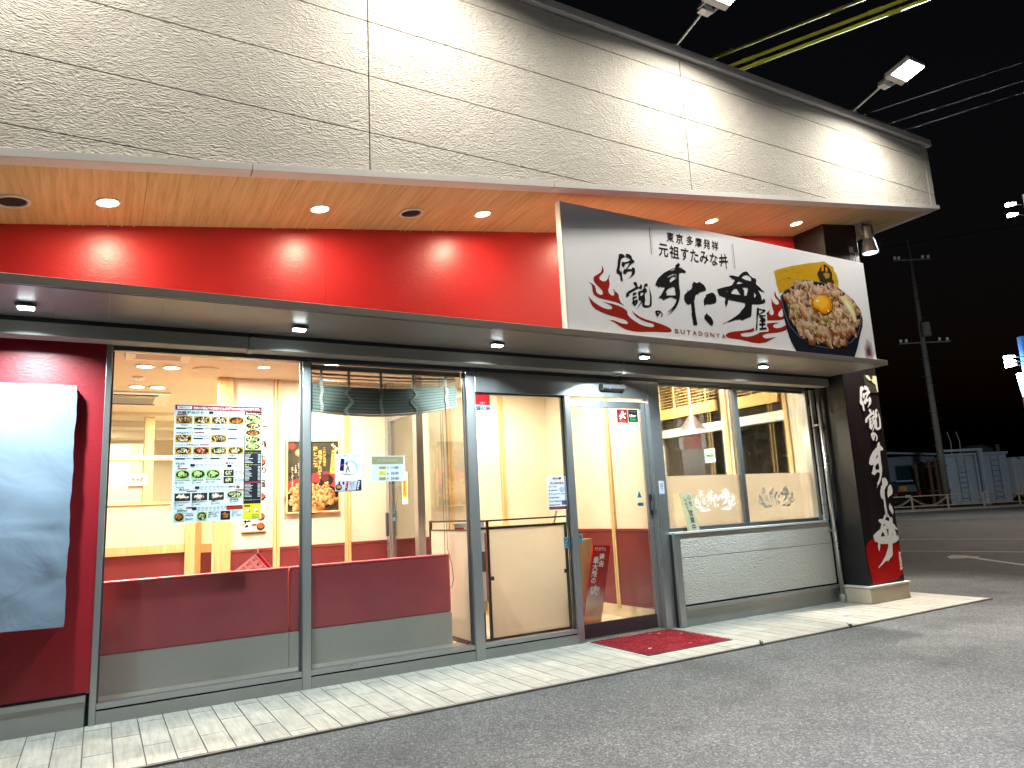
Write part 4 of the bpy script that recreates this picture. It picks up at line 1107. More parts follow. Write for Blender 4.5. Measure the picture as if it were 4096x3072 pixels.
def menu_photo(u0, u1, v0, v1, bg, style, seed):
    r = random.Random(seed)
    m = MB(); m.rect(mmap(1.5), u0, u1, v0, v1, bg)
    uc, vc = (u0 + u1) / 2, (v0 + v1) / 2; a, b = (u1 - u0) * .46, (v1 - v0) * .47
    if style != 'curry': m.ell(mmap(1.8), uc, vc, a, b, 16, (.018, .016, .014))
    pals = {'meat': ['#b58a55', '#d6bf94', '#8a5a30', '#e4d8bc'], 'fry': ['#a8622c', '#c07a38', '#7f451c'], 'egg': ['#e8e4d4', '#c9b68e', '#9a7444'], 'kimchi': ['#b8401c', '#d0602c', '#d8b890'], 'cabbage': ['#9cc060', '#b4d47c', '#7ea844'], 'curry': ['#e6e2d6', '#d8cfb8', '#a08050'], 'noodle': ['#d6cfa8', '#b8ae78', '#8a9a58']}[style]
    for i in range(26):
        t = r.uniform(0, 2 * PI); q = math.sqrt(r.uniform(0, .72))
        k = r.uniform(.6, 1.05); c = tuple(x * k for x in C(r.choice(pals)))
        m.ell(mmap(2.0 + i * .03), uc + a * q * math.cos(t) * .86, vc + b * q * math.sin(t) * .80, a * r.uniform(.10, .24), b * r.uniform(.10, .24), 7, c, r.uniform(0, 3))
    if style in ('meat', 'egg'): m.ell(mmap(3.0), uc + a * .1, vc - b * .25, a * .16, b * .20, 9, C('#d07a20') if style == 'meat' else C('#7fae3c'))
    if style == 'cabbage': m.ell(mmap(3.0), uc - a * .15, vc - b * .35, a * .42, b * .45, 12, C('#a8d070'))
    if style == 'curry': m.ell(mmap(3.0), uc + a * .45, vc + b * .45, a * .2, b * .2, 8, C('#a01c18')); m.ell(mmap(2.9), uc - a * .1, vc - b * .1, a * .5, b * .4, 12, C('#dcd6c6'))
    m.build('menu_photo', MAT['ink'], mn)
gold = C('#b98a1c'); grn = C('#9cbf7a'); dk = (.03, .025, .022)
sd = 20
for u0, stl in ((.02, 'meat'), (.215, 'meat'), (.41, 'egg'), (.605, 'fry')): menu_photo(u0, u0 + .178, .100, .166, gold, stl, sd); sd += 1
for u0, stl in ((.02, 'meat'), (.41, 'meat')): menu_photo(u0, u0 + .175, .260, .326, gold, stl, sd); sd += 1
for u0, stl in ((.02, 'egg'), (.215, 'kimchi'), (.41, 'noodle'), (.605, 'meat')): menu_photo(u0, u0 + .178, .365, .430, gold, stl, sd); sd += 1
for u0 in (.03, .20, .365): menu_photo(u0, u0 + .155, .562, .634, grn, 'cabbage', sd); sd += 1
for v0 in (.562, .624): menu_photo(.56, .675, v0, v0 + .056, dk, 'noodle', sd); sd += 1
for u0 in (.03, .215, .40): menu_photo(u0, u0 + .168, .755, .819, dk, 'curry', sd); sd += 1
menu_photo(.60, .778, .748, .808, grn, 'noodle', sd); sd += 1
for u0, stl, bg in ((.03, 'fry', grn), (.275, 'noodle', grn), (.535, 'fry', dk)): menu_photo(u0, u0 + .108, .915, .988, bg, stl, sd); sd += 1
for v0, stl in ((.080, 'cabbage'), (.147, 'meat'), (.210, 'fry'), (.272, 'noodle'), (.335, 'cabbage')): menu_photo(.800, .985, v0, v0 + .058, C('#c9c48a'), stl, sd); sd += 1
for u0 in (.80, .895): menu_photo(u0, u0 + .085, .892, .945, myel, 'curry', sd); sd += 1

# ------------------------------------------------------------------ smaller papers on the glass
ad = thing('drink_poster', 'small white poster with a dark blue can and wave drawing on the second window', 'poster', (1.74, .03, 1.455))
MB().box(1.634, 1.851, .0435, .0452, 1.455, 1.757).build('sheet', M('white paper', (.66, .72, .75), .4, 0, .02), ad)
am = lambda k: front(1.634, .043 - .0006 * k, 1.455)
m = MB()
m.rect(am(1), 0, .217, 0, .085, (.42, .46, .52)); m.rect(am(1), 0, .217, 0, .006, C('#c8b830'))
m.flat([[(.168, .006), (.217, .006), (.217, .090), (.186, .090)]], am(2), C('#0d1650'))
m.flat([[(.078, .010), (.098, .010), (.110, .084), (.090, .084)]], am(2), C('#9a1a30'))
m.ell(am(2), .028, .035, .028, .025, 14, (.02, .015, .015)); m.ell(am(2.4), .030, .038, .021, .014, 12, C('#b07a4a'))
for u in (.026, .060): m.rect(am(2), u, u + .014, .055, .080, C('#10174a'))
m.ell(am(1.2), .125, .190, .062, .062, 20, C('#8fb4d8')); m.ell(am(1.5), .118, .182, .055, .055, 20, (.62, .70, .76)); m.ell(am(1.7), .13, .175, .045, .04, 18, (.66, .72, .75))
m.flat([[(.036, .168), (.070, .164), (.078, .262), (.046, .266)]], am(2), C('#0f1550')); m.flat([[(.042, .205), (.074, .215), (.075, .222), (.043, .212)]], am(2.5), C('#b03040'))
m.flat([[(.046, .150), (.075, .143), (.125, .140), (.158, .148), (.125, .134), (.075, .136)]], am(2), C('#7a2a2a'))
m.flat([[(.084, .150), (.098, .150), (.104, .180), (.112, .152), (.125, .150), (.114, .185), (.112, .206), (.098, .206), (.090, .185)]], am(2.2), C('#86685a'))
m.ell(am(2.4), .098, .222, .013, .014, 10, (.03, .02, .02)); m.ell(am(2.7), .103, .219, .008, .009, 9, C('#b48a70'))
put_text(m, am(2), '午後もシゴデキに、のりこなす？', .014, .281, .011, (.02, .02, .03), .19, bold=.03)
put_text(m, am(2), 'カラダにつばさを。', .10, .101, .006, (.1, .1, .12), .08)
put_column(m, am(3), '数量限定', .196, .082, .016, (.8, .8, .85), .02, 1.1, .2)
put_column(m, am(3), 'セット割', .094, .080, .012, (.85, .8, .8), .02, 1.15, .2)
for k, s in enumerate(('もれなく', '一緒に頼むと', 'お得な')): put_column(m, am(2), s, .150 - k * .014, .080, .0105, (.05, .05, .08), .02, 1.1)
m.build('printed_art', MAT['ink'], ad)

hr = thing('opening_hours_sign', 'white card with opening hours 11:00, 22:30 and 23:00 on the second window', 'sign', (2.08, .03, 1.53))
MB().box(1.926, 2.231, .0420, .0452, 1.528, 1.741).build('card', M('laminated card', (.56, .62, .66), .25, 0, .03), hr)
hm = lambda k: front(1.926, .0415 - .0006 * k, 1.528)
m = MB()
khaki = C('#8d8a66')
m.rect(hm(1), .016, .290, .142, .206, khaki)
put_text(m, hm(2), '営業時間', .06, .162, .024, (.36, .38, .34), .17)
for v, c in ((.102, khaki), (.052, C('#cfc240')), (.012, khaki)):
    m.rect(hm(1), .075, .134, v, v + (.036 if v == .052 else .022), c)
    m.add([hm(1)(.146, v + .022), hm(1)(.146, v), hm(1)(.162, v + .011)], [(0, 1, 2)], khaki)
for s, v in (('11:00', .103), ('22:30', .057), ('23:00', .013)): put_text(m, hm(2), s, .178, v, .021, (.015, .02, .03), .068, bold=.01)
for i in range(4): m.rect(hm(1.5), .083, .083 + .01 * (2 + i), .080 - i * .006, .0815 - i * .006, (.25, .22, .05))
m.build('printed_hours', MAT['ink'], hr)

def sticker(name, label, x0, x1, z0, z1, bg, draw, y=.0405, cat='sticker'):
    t = thing(name, label, cat, ((x0 + x1) / 2, y, z0))
    MB().box(x0, x1, y, y + .0008, z0, z1).build('backing', M(name + ' ink', bg, .35, 0, .03), t)
    m = MB(); draw(m, lambda k: front(x0, y - .0005 * k, z0), x1 - x0, z1 - z0)
    m.build('print', MAT['ink'], t)
    return t
def d_sec(m, mp, w, h):
    m.rect(mp(1), 0, w, .002, h * .36, (.55, .62, .68)); m.rect(mp(1), 0, w, 0, .005, mred)
    put_text(m, mp(2), 'SE', .004, .012, h * .23, C('#0b1e7a'), w * .36, bold=.06)
    m.ell(mp(2), w * .46, .012 + h * .115, w * .085, h * .12, 12, C('#38b8d8'))
    put_text(m, mp(2), 'OM', w * .55, .012, h * .23, C('#0b1e7a'), w * .42, bold=.06)
    put_text(m, mp(2), 'Security', w * .32, h * .47, h * .06, (.8, .6, .6), w * .36); put_text(m, mp(2), 'by', w * .44, h * .40, h * .05, (.8, .6, .6), w * .10)
sticker('security_sticker', 'red and white security company sticker at the top corner of the sidelight', 2.922, 3.075, 2.135, 2.306, C('#a81018'), d_sec)
def d_run(m, mp, w, h):
    c = (.75, .72, .70)
    m.ell(mp(2), w * .52, h * .78, w * .12, h * .10, 12, c); m.ell(mp(2), w * .46, h * .55, w * .17, h * .15, 12, c)
    m.flat([[(w * .5, h * .66), (w * .85, h * .74), (w * .85, h * .66), (w * .55, h * .56)]], mp(2), c)
    m.flat([[(w * .40, h * .45), (w * .20, h * .30), (w * .30, h * .24), (w * .5, h * .42)]], mp(2), c); m.flat([[(w * .5, h * .45), (w * .72, h * .30), (w * .80, h * .36), (w * .6, h * .52)]], mp(2), c)
    m.flat([[(w * .3, h * .60), (w * .16, h * .48), (w * .22, h * .44), (w * .36, h * .54)]], mp(2), c)
    put_text(m, mp(2), 'delivery', w * .2, h * .10, h * .06, c, w * .6)
sticker('delivery_sticker', 'dark red sticker with a white running figure on the sliding door glass', 4.560, 4.700, 2.065, 2.205, C('#7a1216'), d_run, .0685)
def d_ue(m, mp, w, h):
    put_text(m, mp(2), 'Uber', w * .14, h * .40, h * .22, (.85, .85, .85), w * .68, bold=.02)
    put_text(m, mp(2), 'Eats', w * .20, h * .12, h * .22, C('#1fae6a'), w * .62, bold=.02)
    put_text(m, mp(2), 'デリバリー対応店', w * .10, h * .80, h * .07, (.7, .7, .7), w * .8)
sticker('food_app_sticker', 'small black sticker with white and green writing on the sliding door glass', 4.706, 4.832, 2.075, 2.205, (.012, .014, .014), d_ue, .0685)
def d_tri(m, mp, w, h):
    m.add([mp(2)(w * .5, h * .95), mp(2)(w * .06, h * .06), mp(2)(w * .94, h * .06)], [(0, 1, 2)], C('#2f6a80'))
    m.rect(mp(3), w * .46, w * .54, h * .22, h * .66, C('#12306a')); m.ell(mp(3), w * .5, h * .16, w * .05, h * .05, 8, C('#12306a'))
t1 = thing('caution_triangle', 'small teal triangle caution sticker on the sliding door', 'sticker', (4.77, .068, 1.295))
m = MB(); d_tri(m, lambda k: front(4.735, .0700 - .0005 * k, 1.295), .072, .080); m.build('print', MAT['ink'], t1)
t1 = thing('auto_door_arrow', 'small teal arrow-shaped automatic door sticker below the triangle', 'sticker', (4.77, .068, 1.215))
m = MB(); am3 = front(4.735, .0690, 1.215)
m.flat([[(0, .018), (.014, .036), (.080, .034), (.080, 0), (.014, 0)]], am3, C('#2f6a80')); put_text(m, front(4.735, .0683, 1.215), '自動ドア', .018, .010, .016, C('#0c2430'), .055, bold=.02)
m.build('print', MAT['ink'], t1)
def d_ns(m, mp, w, h):
    m.rect(mp(1), .002, w - .002, .002, h - .002, C('#5f8790'))
    m.ell(mp(2), w * .5, h * .64, w * .38, w * .38, 16, C('#20343c')); m.ell(mp(2.5), w * .5, h * .64, w * .28, w * .28, 16, C('#5f8790'))
    m.flat([[(w * .22, h * .80), (w * .28, h * .84), (w * .78, h * .48), (w * .72, h * .44)]], mp(3), C('#20343c'))
    put_text(m, mp(2), '禁煙', w * .28, h * .20, h * .09, C('#14242a'), w * .44, bold=.02); put_text(m, mp(2), 'No Smoking', w * .14, h * .08, h * .06, C('#14242a'), w * .72)
sticker('no_smoking_sticker', 'small teal no-smoking sticker on the sidelight beside the door stile', 3.795, 3.862, .86, .965, C('#5f8790'), d_ns)
sticker('no_smoking_sticker', 'small teal no-smoking sticker on the sliding door beside the stile', 3.990, 4.035, .885, .985, C('#5f8790'), d_ns, .0685)
def d_lab(m, mp, w, h):
    m.ell(mp(2), w * .5, h * .70, w * .28, w * .28, 16, C('#7a2a2c')); m.ell(mp(2.5), w * .5, h * .70, w * .21, w * .21, 16, (.55, .56, .62))
    m.flat([[(w * .30, h * .80), (w * .36, h * .83), (w * .72, h * .60), (w * .66, h * .57)]], mp(3), C('#7a2a2c'))
    put_text(m, mp(2), '禁煙', w * .30, h * .40, h * .09, (.05, .05, .1), w * .4, bold=.02); m.rect(mp(2), w * .2, w * .8, h * .28, h * .30, (.2, .2, .25)); put_text(m, mp(2), '店内', w * .34, h * .05, h * .07, (.05, .05, .1), w * .3)
sticker('smoking_rule_label', 'narrow white smoking rule label on the door jamb', 4.975, 5.045, 1.325, 1.458, (.52, .56, .64), d_lab, -.0055)
nt_ = thing('safety_notice', 'white printed bullet-point notice sheet hung on the sidelight by the stile', 'notice', (3.75, .03, 1.22))
MB().box(3.650, 3.862, .0405, .0418, 1.222, 1.535).build('sheet', M('notice paper', (.60, .62, .64), .4, 0, .03), nt_)
m = MB(); nm = lambda k: front(3.650, .040 - .0005 * k, 1.222)
m.rect(nm(1), .004, .208, .004, .030, C('#7a3a44'))
bx = (.05, .10, .272, .300)
for key, bx in (('su', (.060, .090, .274, .306)), ('ta', (.088, .122, .276, .300)), ('don', (.118, .160, .274, .306))):
    glyph(m, key, nm(2), (.03, .03, .035), bx)
put_text(m, nm(2), '安心安全宣言', .030, .238, .024, C('#b06a70'), .155, bold=.03)
for i, s in enumerate(('マスクの着用', '定期的な手洗い', '客席・設備のアルコール消毒', '定期的な店内換気', '食器・調理器具の洗浄・消毒', '従業員の健康管理')):
    v = .210 - i * .034
    m.ell(nm(2), .018, v + .006, .006, .006, 8, (.03, .03, .05)); put_text(m, nm(2), s, .030, v, .012, (.04, .04, .06), min(.012 * len(s) * .98, .17), bold=.02)
m.rect(nm(1.5), .15, .205, .045, .085, C('#4a5a80')); m.ell(nm(1.2), .16, .19, .03, .025, 12, C('#9aa8bc'))
m.build('print', MAT['ink'], nt_)

# brushed logo marks on the frosted film
for name, lab, x0, c in (('window_logo', 'faint white brush logo on the frosted film behind the wooden plaque', 5.50, (.86, .84, .80)), ('window_logo', 'grey brush logo with flames on the frosted film of the far pane', 6.47, (.24, .24, .22))):
    t = thing(name, lab, 'logo', (x0 + .3, .044, 1.12))
    mp = lambda u, v, x0=x0: (x0 + (u - .227) * .243, .0450, 1.118 + (v - .066) * .325)
    m = MB()
    for key in ('den', 'setsu', 'no', 'su', 'ta', 'don', 'ya', 'flame_left', 'flame_right'): glyph(m, key, mp, c)
    m.build('print', MAT['ink'], t)

# ------------------------------------------------------------------ wooden plaque on the sill
pq = thing('open_plaque', 'weathered wooden plaque with black brush writing leaning on the window sill', 'plaque', (5.38, -.02, .935))
lx, ly = .26, .08
def pmap(k):
    def f(u, v):      # u across, v up: leans sideways and back against the frame
        return Vector((5.305 + u - v * .11, -.040 + v * .10 - .0006 * k, .936 + v))
    return f
w_, h_ = .150, .385
m = MB()
fr = [pmap(0)(0, 0), pmap(0)(w_, 0), pmap(0)(w_, h_), pmap(0)(0, h_)]
bk = [p + Vector((0, .022, 0)) for p in fr]
m.add(fr + bk, [(0, 1, 2, 3), (7, 6, 5, 4), (0, 4, 5, 1), (1, 5, 6, 2), (2, 6, 7, 3)])
m.build('board', MAT['plaque'], pq)
m = MB(); m.add([fr[0] + Vector((-.0005, 0, 0)), fr[3] + Vector((-.0005, 0, 0)), bk[3] + Vector((-.0005, 0, 0)), bk[0] + Vector((-.0005, 0, 0))], [(0, 1, 2, 3)]); m.build('cut_edge', MAT['plaque_edge'], pq)
m = MB()
put_column(m, pmap(1), '心を', .108, .372, .060, ink, .012, 1.05)
put_column(m, pmap(1), '込めて', .045, .345, .046, ink, .012, 1.0)
put_column(m, pmap(1), '営業中', .080, .215, .068, ink, .010, 1.06)
m.build('brush_writing', MAT['ink'], pq)

# ------------------------------------------------------------------ door mat
dm = thing('door_mat', 'red pile door mat in front of the sliding door', 'mat', (4.47, -.42, 0))
MB().box(3.985, 4.955, -.832, -.012, .0016, .007).build('rubber_edge', MAT['black'], dm)
nx, ny = 150, 110
vs = []; fs = []
r5 = random.Random(4)
for j in range(ny + 1):
    for i in range(nx + 1):
        vs.append((3.998 + .944 * i / nx, -.820 + .798 * j / ny, .0075 + (r5.random() ** 2) * .009 if 0 < i < nx and 0 < j < ny else .0071))
for j in range(ny):
    for i in range(nx):
        a = j * (nx + 1) + i; fs.append((a, a + 1, a + nx + 2, a + nx + 1))
MB().add(vs, fs).build('pile', MAT['carpet'], dm)
lf = thing('fallen_petal', 'few pale petals scattered on the red door mat', 'litter', (4.5, -.4, .015))
for (x, y, a) in ((4.60, -.13, .3), (4.66, -.18, 1.2), (4.81, -.32, .8), (4.14, -.66, 2.0), (4.55, -.72, .1)):
    m = MB(); cs, sn_ = math.cos(a), math.sin(a)
    for k in range(2):
        ox = .018 * k
        m.add([(x + ox - .010 * cs, y - .010 * sn_, .0165), (x + ox + .006 * sn_, y - .006 * cs, .0185), (x + ox + .012 * cs, y + .012 * sn_, .0170), (x + ox - .006 * sn_, y + .006 * cs, .0172)], [(0, 1, 2, 3)])
    m.build('petal', MAT['white'], lf)
# ------------------------------------------------------------------ inside the shop
CZ = 2.76
fl = MB().box(-6, 7.44, .12, 9.0, -.02, .02).build('floor', MAT['floor_in']); setp(fl, kind='structure')
ce = MB().box(-6, 5.055, .12, 9.0, CZ, CZ + .05).build('ceiling', MAT['ceiling']); setp(ce, kind='structure')
ce2 = MB().box(5.145, 7.44, .12, 4.0, 3.10, 3.15).build('ceiling', MAT['ceiling']); setp(ce2, kind='structure')
lg = thing('window_ledge', 'low pale ledge inside the glass behind the kick panels', 'ledge', (1.4, .2, .02))
MB().box(-.3, 2.80, .095, .298, .021, .118).build('ledge_top', MAT['sofa_base'], lg)

# benches, backs to the glass
def bench(x0, x1, label):
    t = thing('bench_seat', label, 'bench', ((x0 + x1) / 2, .45, .02), group='red benches inside the window')
    MB().box(x0, x1, .305, .36, .02, .383).build('base', MAT['sofa_base'], t)
    MB().box(x0 + .003, x1 - .003, .30, .39, .384, .872).build('backrest', MAT['sofa'], t, bevel=.018, seg=3)
    MB().box(x0 + .003, x1 - .003, .296, .384, .860, .884).build('back_piping', MAT['sofa'], t, bevel=.010, seg=3)
    MB().box(x0 + .003, x1 - .003, .392, .86, .33, .45).build('seat', MAT['sofa'], t, bevel=.02, seg=3)
    MB().box(x0, x1, .362, .80, .02, .329).build('plinth', MAT['sofa_base'], t)
bench(-.9, 1.333, 'red vinyl bench back with grey base behind the menu poster window')
bench(1.337, 2.742, 'red vinyl bench back with grey base behind the blind window')

# hanging menu card that rises behind the bench
mc = thing('laminated_menu', 'tilted laminated red and white menu card standing above the bench', 'menu', (1.1, .62, .80))
def cmap(k): return lambda u, v: (1.155 - u * .80 + v * .64, .62 - .0008 * k, 1.005 - u * .60 - v * .77)
m = MB(); fr = [Vector(cmap(0)(*p)) for p in ((0, 0), (.36, 0), (.36, .26), (0, .26))]
bk = [p + Vector((0, .003, 0)) for p in fr]
m.add(fr + bk, [(0, 1, 2, 3), (7, 6, 5, 4), (0, 4, 5, 1), (1, 5, 6, 2), (2, 6, 7, 3), (3, 7, 4, 0)])
m.build('card', MAT['white'], mc)
m = MB(); m.rect(cmap(1), .004, .028, .002, .258, C('#b01c22'))
r6 = random.Random(8)
for i in range(5):
    for j in range(5):
        m.ell(cmap(1.5), .065 + i * .060, .030 + j * .050, .011, .010, 8, C(r6.choice(['#a8703c', '#8a5a2c', '#c09050']))); m.rect(cmap(1.2), .042 + i * .060, .047 + i * .060, .012 + j * .050, .048 + j * .050, (.1, .08, .07))
m.build('print', MAT['ink'], mc)
MB().tube([(1.152, .625, 1.000), (1.154, .626, 1.022), (1.164, .626, 1.036), (1.156, .626, 1.050)], .005, 8).build('hook', MAT['white'], mc)

# back wall with battens, wainscot, rail
bwall = thing('back_wall', 'cream inside wall with yellow battens and maroon wainscot', 'wall', (3.0, 2.24, .02))
MB().box(1.175, 5.06, 2.2, 2.30, .98, CZ - .001).build('wall_paper', MAT['cream'], bwall)
for a, b in ((1.175, 1.588), (1.660, 2.352), (2.424, 5.06)):
    MB().box(a, b, 2.192, 2.199, .165, .955).build('wainscot_panel', MAT['wainscot'], bwall)
    MB().box(a, b, 2.184, 2.199, .956, .980).build('dado_rail', MAT['wainscot_cap'], bwall, bevel=.003)
for x in (1.590, 2.354, 3.62, 4.345):
    MB().box(x, x + .031, 2.178, 2.199, .10, CZ - .002).build('batten', MAT['yellow_wood'], bwall, bevel=.002)
    MB().box(x + .036, x + .067, 2.178, 2.199, .10, CZ - .002).build('batten', MAT['yellow_wood'], bwall, bevel=.002)
MB().box(1.175, 5.06, 2.186, 2.199, .021, .164).build('base_board', MAT['beige_base'], bwall)
MB().box(3.95, 4.42, 2.14, 2.183, 1.035, 1.062).build('yellow_ledge', MAT['yellow_wood'], bwall)
swl = thing('vestibule_side_wall', 'cream vestibule wall with yellow battens and maroon lower panels beside the door', 'wall', (5.1, 1.1, .02))
MB().box(5.06, 5.14, .125, 2.30, .975, 3.09).build('wall_paper', MAT['cream'], swl)
MB().box(5.066, 5.134, .125, 2.30, .02, .974).build('wall_core', MAT['cream'], swl)
for a, b in ((.125, .845), (.915, 1.60), (1.672, 2.182)):
    MB().box(5.050, 5.0655, a, b, .150, .945).build('wainscot_panel', MAT['wainscot'], swl)
    MB().box(5.042, 5.0655, a, b, .946, .974).build('dado_rail', MAT['wainscot_cap'], swl, bevel=.003)
for y in (.850, 1.605):
    for d in (0, .035):
        MB().box(5.036, 5.059, y + d, y + d + .029, .12, CZ - .002).build('batten', MAT['yellow_wood'], swl, bevel=.002)
MB().box(5.046, 5.0655, .125, 2.182, .021, .149).build('base_board', MAT['beige_base'], swl)

# framed picture on the back wall
fp = thing('framed_food_picture', 'dark framed picture of a meat bowl with gold vertical writing on the cream wall', 'picture', (2.0, 2.17, 1.31))
px0, px1, pz0, pz1 = 1.715, 2.300, 1.315, 2.103
for a, b, c, d in ((px0, px1, pz0, pz0 + .018), (px0, px1, pz1 - .018, pz1)):
    MB().box(a, b, 2.160, 2.198, c, d).build('frame', MAT['yellow_wood'], fp, bevel=.003)
for a, b in ((px0, px0 + .018), (px1 - .018, px1)):
    MB().box(a, b, 2.161, 2.198, pz0 + .0185, pz1 - .0185).build('frame', MAT['yellow_wood'], fp, bevel=.003)
MB().box(px0 + .018, px1 - .018, 2.176, 2.197, pz0 + .018, pz1 - .018).build('picture_sheet', M('dark print paper', (.045, .040, .028), .3, 0, .2, 6), fp)
fm = lambda k: front(px0 + .018, 2.1755 - .0006 * k, pz0 + .018)
W_, H_ = px1 - px0 - .036, pz1 - pz0 - .036
m = MB()
gld = C('#d8ac5a'); rdd = C('#a83a3a')
m.flat([[(0, .24), (0, .32), (.20, .38), (.33, .42), (.36, .34), (.30, .26), (.10, .22)]], fm(1), rdd)
m.flat([[(.38, .42), (W_, .42), (W_, .22), (.40, .24)]], fm(1), rdd)
m.ell(fm(1.3), .42, .33, .075, .065, 16, (.02, .018, .016)); m.ell(fm(1.5), .40, .355, .045, .04, 14, (.10, .03, .03))
m.ell(fm(1.6), .27, .14, .30, .17, 24, (.03, .028, .024)); m.ell(fm(1.8), .27, .155, .275, .145, 24, (.012, .010, .009))
bo = [(.27 + .24 * math.cos(t * PI / 10), .155 + .125 * math.sin(t * PI / 10)) for t in range(20)]
m.flat([bo], fm(2), C('#7a4a20'))
meat(m, fm, bo, 150, 21, .075, [C('#c08a48'), C('#b07838'), C('#a06428'), C('#c89858'), C('#8a5420')], 2.2, .02, (.85, .65, .40))
put_column(m, fm(6), '名物すた丼。', .345, .66, .052, gld, .03, 1.06)
put_column(m, fm(6), 'これが自慢の', .395, .69, .034, gld, .02, 1.06)
put_column(m, fm(6), '肉とご飯', .295, .70, .05, gld, .03, 1.2)
for k, s in enumerate(('秘伝のニンニク醤油ダレ', '特製タレで仕上げた', '伝統の一杯を', 'うま濃厚', 'お召し上がりください')): put_column(m, fm(6), s, .185 - k * .034, .56 - .02 * k, .022, (.70, .62, .45), .02, 1.05)
m.flat([[(.455, .40), (.505, .398), (.525, .655), (.478, .66)]], fm(5), gld); put_column(m, fm(6), '東京多摩発祥', .490, .640, .030, (.15, .10, .03), .02, 1.2, .0)
m.ell(fm(5), .045, .70, .035, .035, 12, rdd); m.ell(fm(5), .13, .63, .055, .045, 14, C('#b07848')); m.ell(fm(5.5), .13, .635, .042, .03, 12, C('#d0a070'))
for key, bx in (('su', (.50, .53, .69, .735)), ('ta', (.52, .555, .675, .71)), ('don', (.535, .58, .64, .69))): glyph(m, key, fm(6), (.75, .68, .5), (bx[0] - .03, bx[1] - .03, bx[2], bx[3]))
m.build('print', MAT['ink'], fp)

# narrow hanging pork bowl banner
pb = thing('hanging_banner', 'narrow white hanging banner with brush writing and bowl photos behind the menu poster', 'banner', (1.4, 2.19, 1.13))
MB().box(1.285, 1.510, 2.188, 2.1905, 1.145, 2.24).build('sheet', MAT['white'], pb)
MB().cyl((1.275, 2.19, 1.14), (1.520, 2.19, 1.14), .008, .008, 10).build('rod', MAT['black'], pb)
MB().cyl((1.275, 2.19, 2.245), (1.520, 2.19, 2.245), .008, .008, 10).build('rod', MAT['black'], pb)
pm = lambda k: front(1.285, 2.1875 - .0006 * k, 1.145)
m = MB()
put_column(m, pm(2), '豚丼', .045, .225, .085, ink, .03, 1.05); put_column(m, pm(2), '極上の旨み', .19, .95, .085, ink, .03, 1.6)
for v in (.055, .155, .36, .72):
    m.ell(pm(2), .180, v, .042, .042, 14, (.03, .02, .02)); m.ell(pm(2.4), .180, v + .008, .034, .028, 12, C('#9a5a2c')); m.ell(pm(2.6), .190, v + .014, .012, .010, 8, C('#c03a20'))
    m.ell(pm(1.5), .115, v + .02, .03, .012, 10, C('#a84028')); m.rect(pm(2), .085, .135, v - .015, v - .010, (.2, .15, .12)); m.rect(pm(2), .085, .13, v - .028, v - .024, (.2, .15, .12))
m.rect(pm(1.5), 0, .225, 0, .012, C('#b8a020'))
m.build('print', MAT['ink'], pb)

# screen of yellow frames at the end of the bench row
sc = thing('frame_screen', 'pale yellow wood screen with clear and frosted glass above a maroon panel', 'screen', (.45, 2.22, .02))
MB().box(-.6, .747, 2.18, 2.24, 1.895, 1.940).build('top_rail', MAT['yellow_wood'], sc, bevel=.003)
MB().box(-.6, .747, 2.18, 2.24, .992, 1.078).build('middle_rail', MAT['yellow_wood'], sc, bevel=.003)
MB().box(.748, .836, 2.17, 2.25, .02, 1.96).build('post', MAT['yellow_wood'], sc, bevel=.003)
MB().box(-.6, .747, 2.20, 2.215, .02, .991).build('lower_panel', MAT['wainscot'], sc)
MB().box(-.6, .747, 2.206, 2.211, 1.0785, 1.385).build('frosted_pane', MAT['frost_in'], sc)
MB().box(-.6, .747, 2.206, 2.211, 1.386, 1.8945).build('clear_pane', MAT['glass_in'], sc)
sc2 = thing('post_frame', 'yellow wood frame with small glass panel beside the tall inside post', 'frame', (.97, 2.3, .02))
MB().box(.870, .925, 2.45, 2.50, .02, 1.96).build('stile', MAT['yellow_wood'], sc2, bevel=.003)
MB().box(.9255, 1.03, 2.45, 2.50, .965, 1.05).build('rail', MAT['yellow_wood'], sc2, bevel=.003)
MB().box(.9255, 1.03, 2.465, 2.475, .02, .9645).build('lower_panel', MAT['wainscot'], sc2)
MB().box(.9255, 1.03, 2.468, 2.472, 1.0505, 1.94).build('pane', MAT['frost_in'], sc2)
ps = MB().box(1.033, 1.172, 2.17, 2.31, .02, CZ - .001).build('inside_post', MAT['yellow_wood'], bevel=.004); setp(ps, 'tall square pale wood post from floor to ceiling at the wall end', 'post')

# far room seen over the screen
fr_ = thing('far_wall', 'bright cream far wall of the dining room behind the screen', 'wall', (0, 8.5, .02))
MB().box(-6, 6, 8.4, 8.5, .02, CZ - .001).build('wall_paper', MAT['cream'], fr_)
MB().box(2.6, 2.7, 2.31, 8.39, .02, CZ - .001).build('side_wall_paper', MAT['cream'], fr_)
wc = thing('water_machine_corner', 'white panel corner with the cold water machine sign beyond the screen', 'partition', (.4, 5.0, .02))
MB().box(-.6, .48, 5.02, 5.10, .02, 2.35).build('white_panel', MAT['white'], wc)
MB().box(.485, .60, 4.95, 5.10, .02, 2.70).build('corner_post', MAT['yellow_wood'], wc, bevel=.003)
MB().box(-.6, .75, 4.2, 4.9, .02, 1.52).build('counter', MAT['beige_base'], wc)
MB().box(-.6, .78, 4.17, 4.92, 1.521, 1.55).build('counter_top', MAT['yellow_wood'], wc)
ws = thing('water_machine_sign', 'small white sign with the characters for cold water machine', 'sign', (.42, 4.99, 1.8))
MB().box(.315, .530, 4.935, 4.9485, 1.795, 1.945).build('plate', MAT['white'], ws)
m = MB(); put_text(m, front(.315, 4.9335, 1.795), '冷水機', .02, .045, .065, (.08, .07, .06), .175, bold=.02); m.build('print', MAT['ink'], ws)
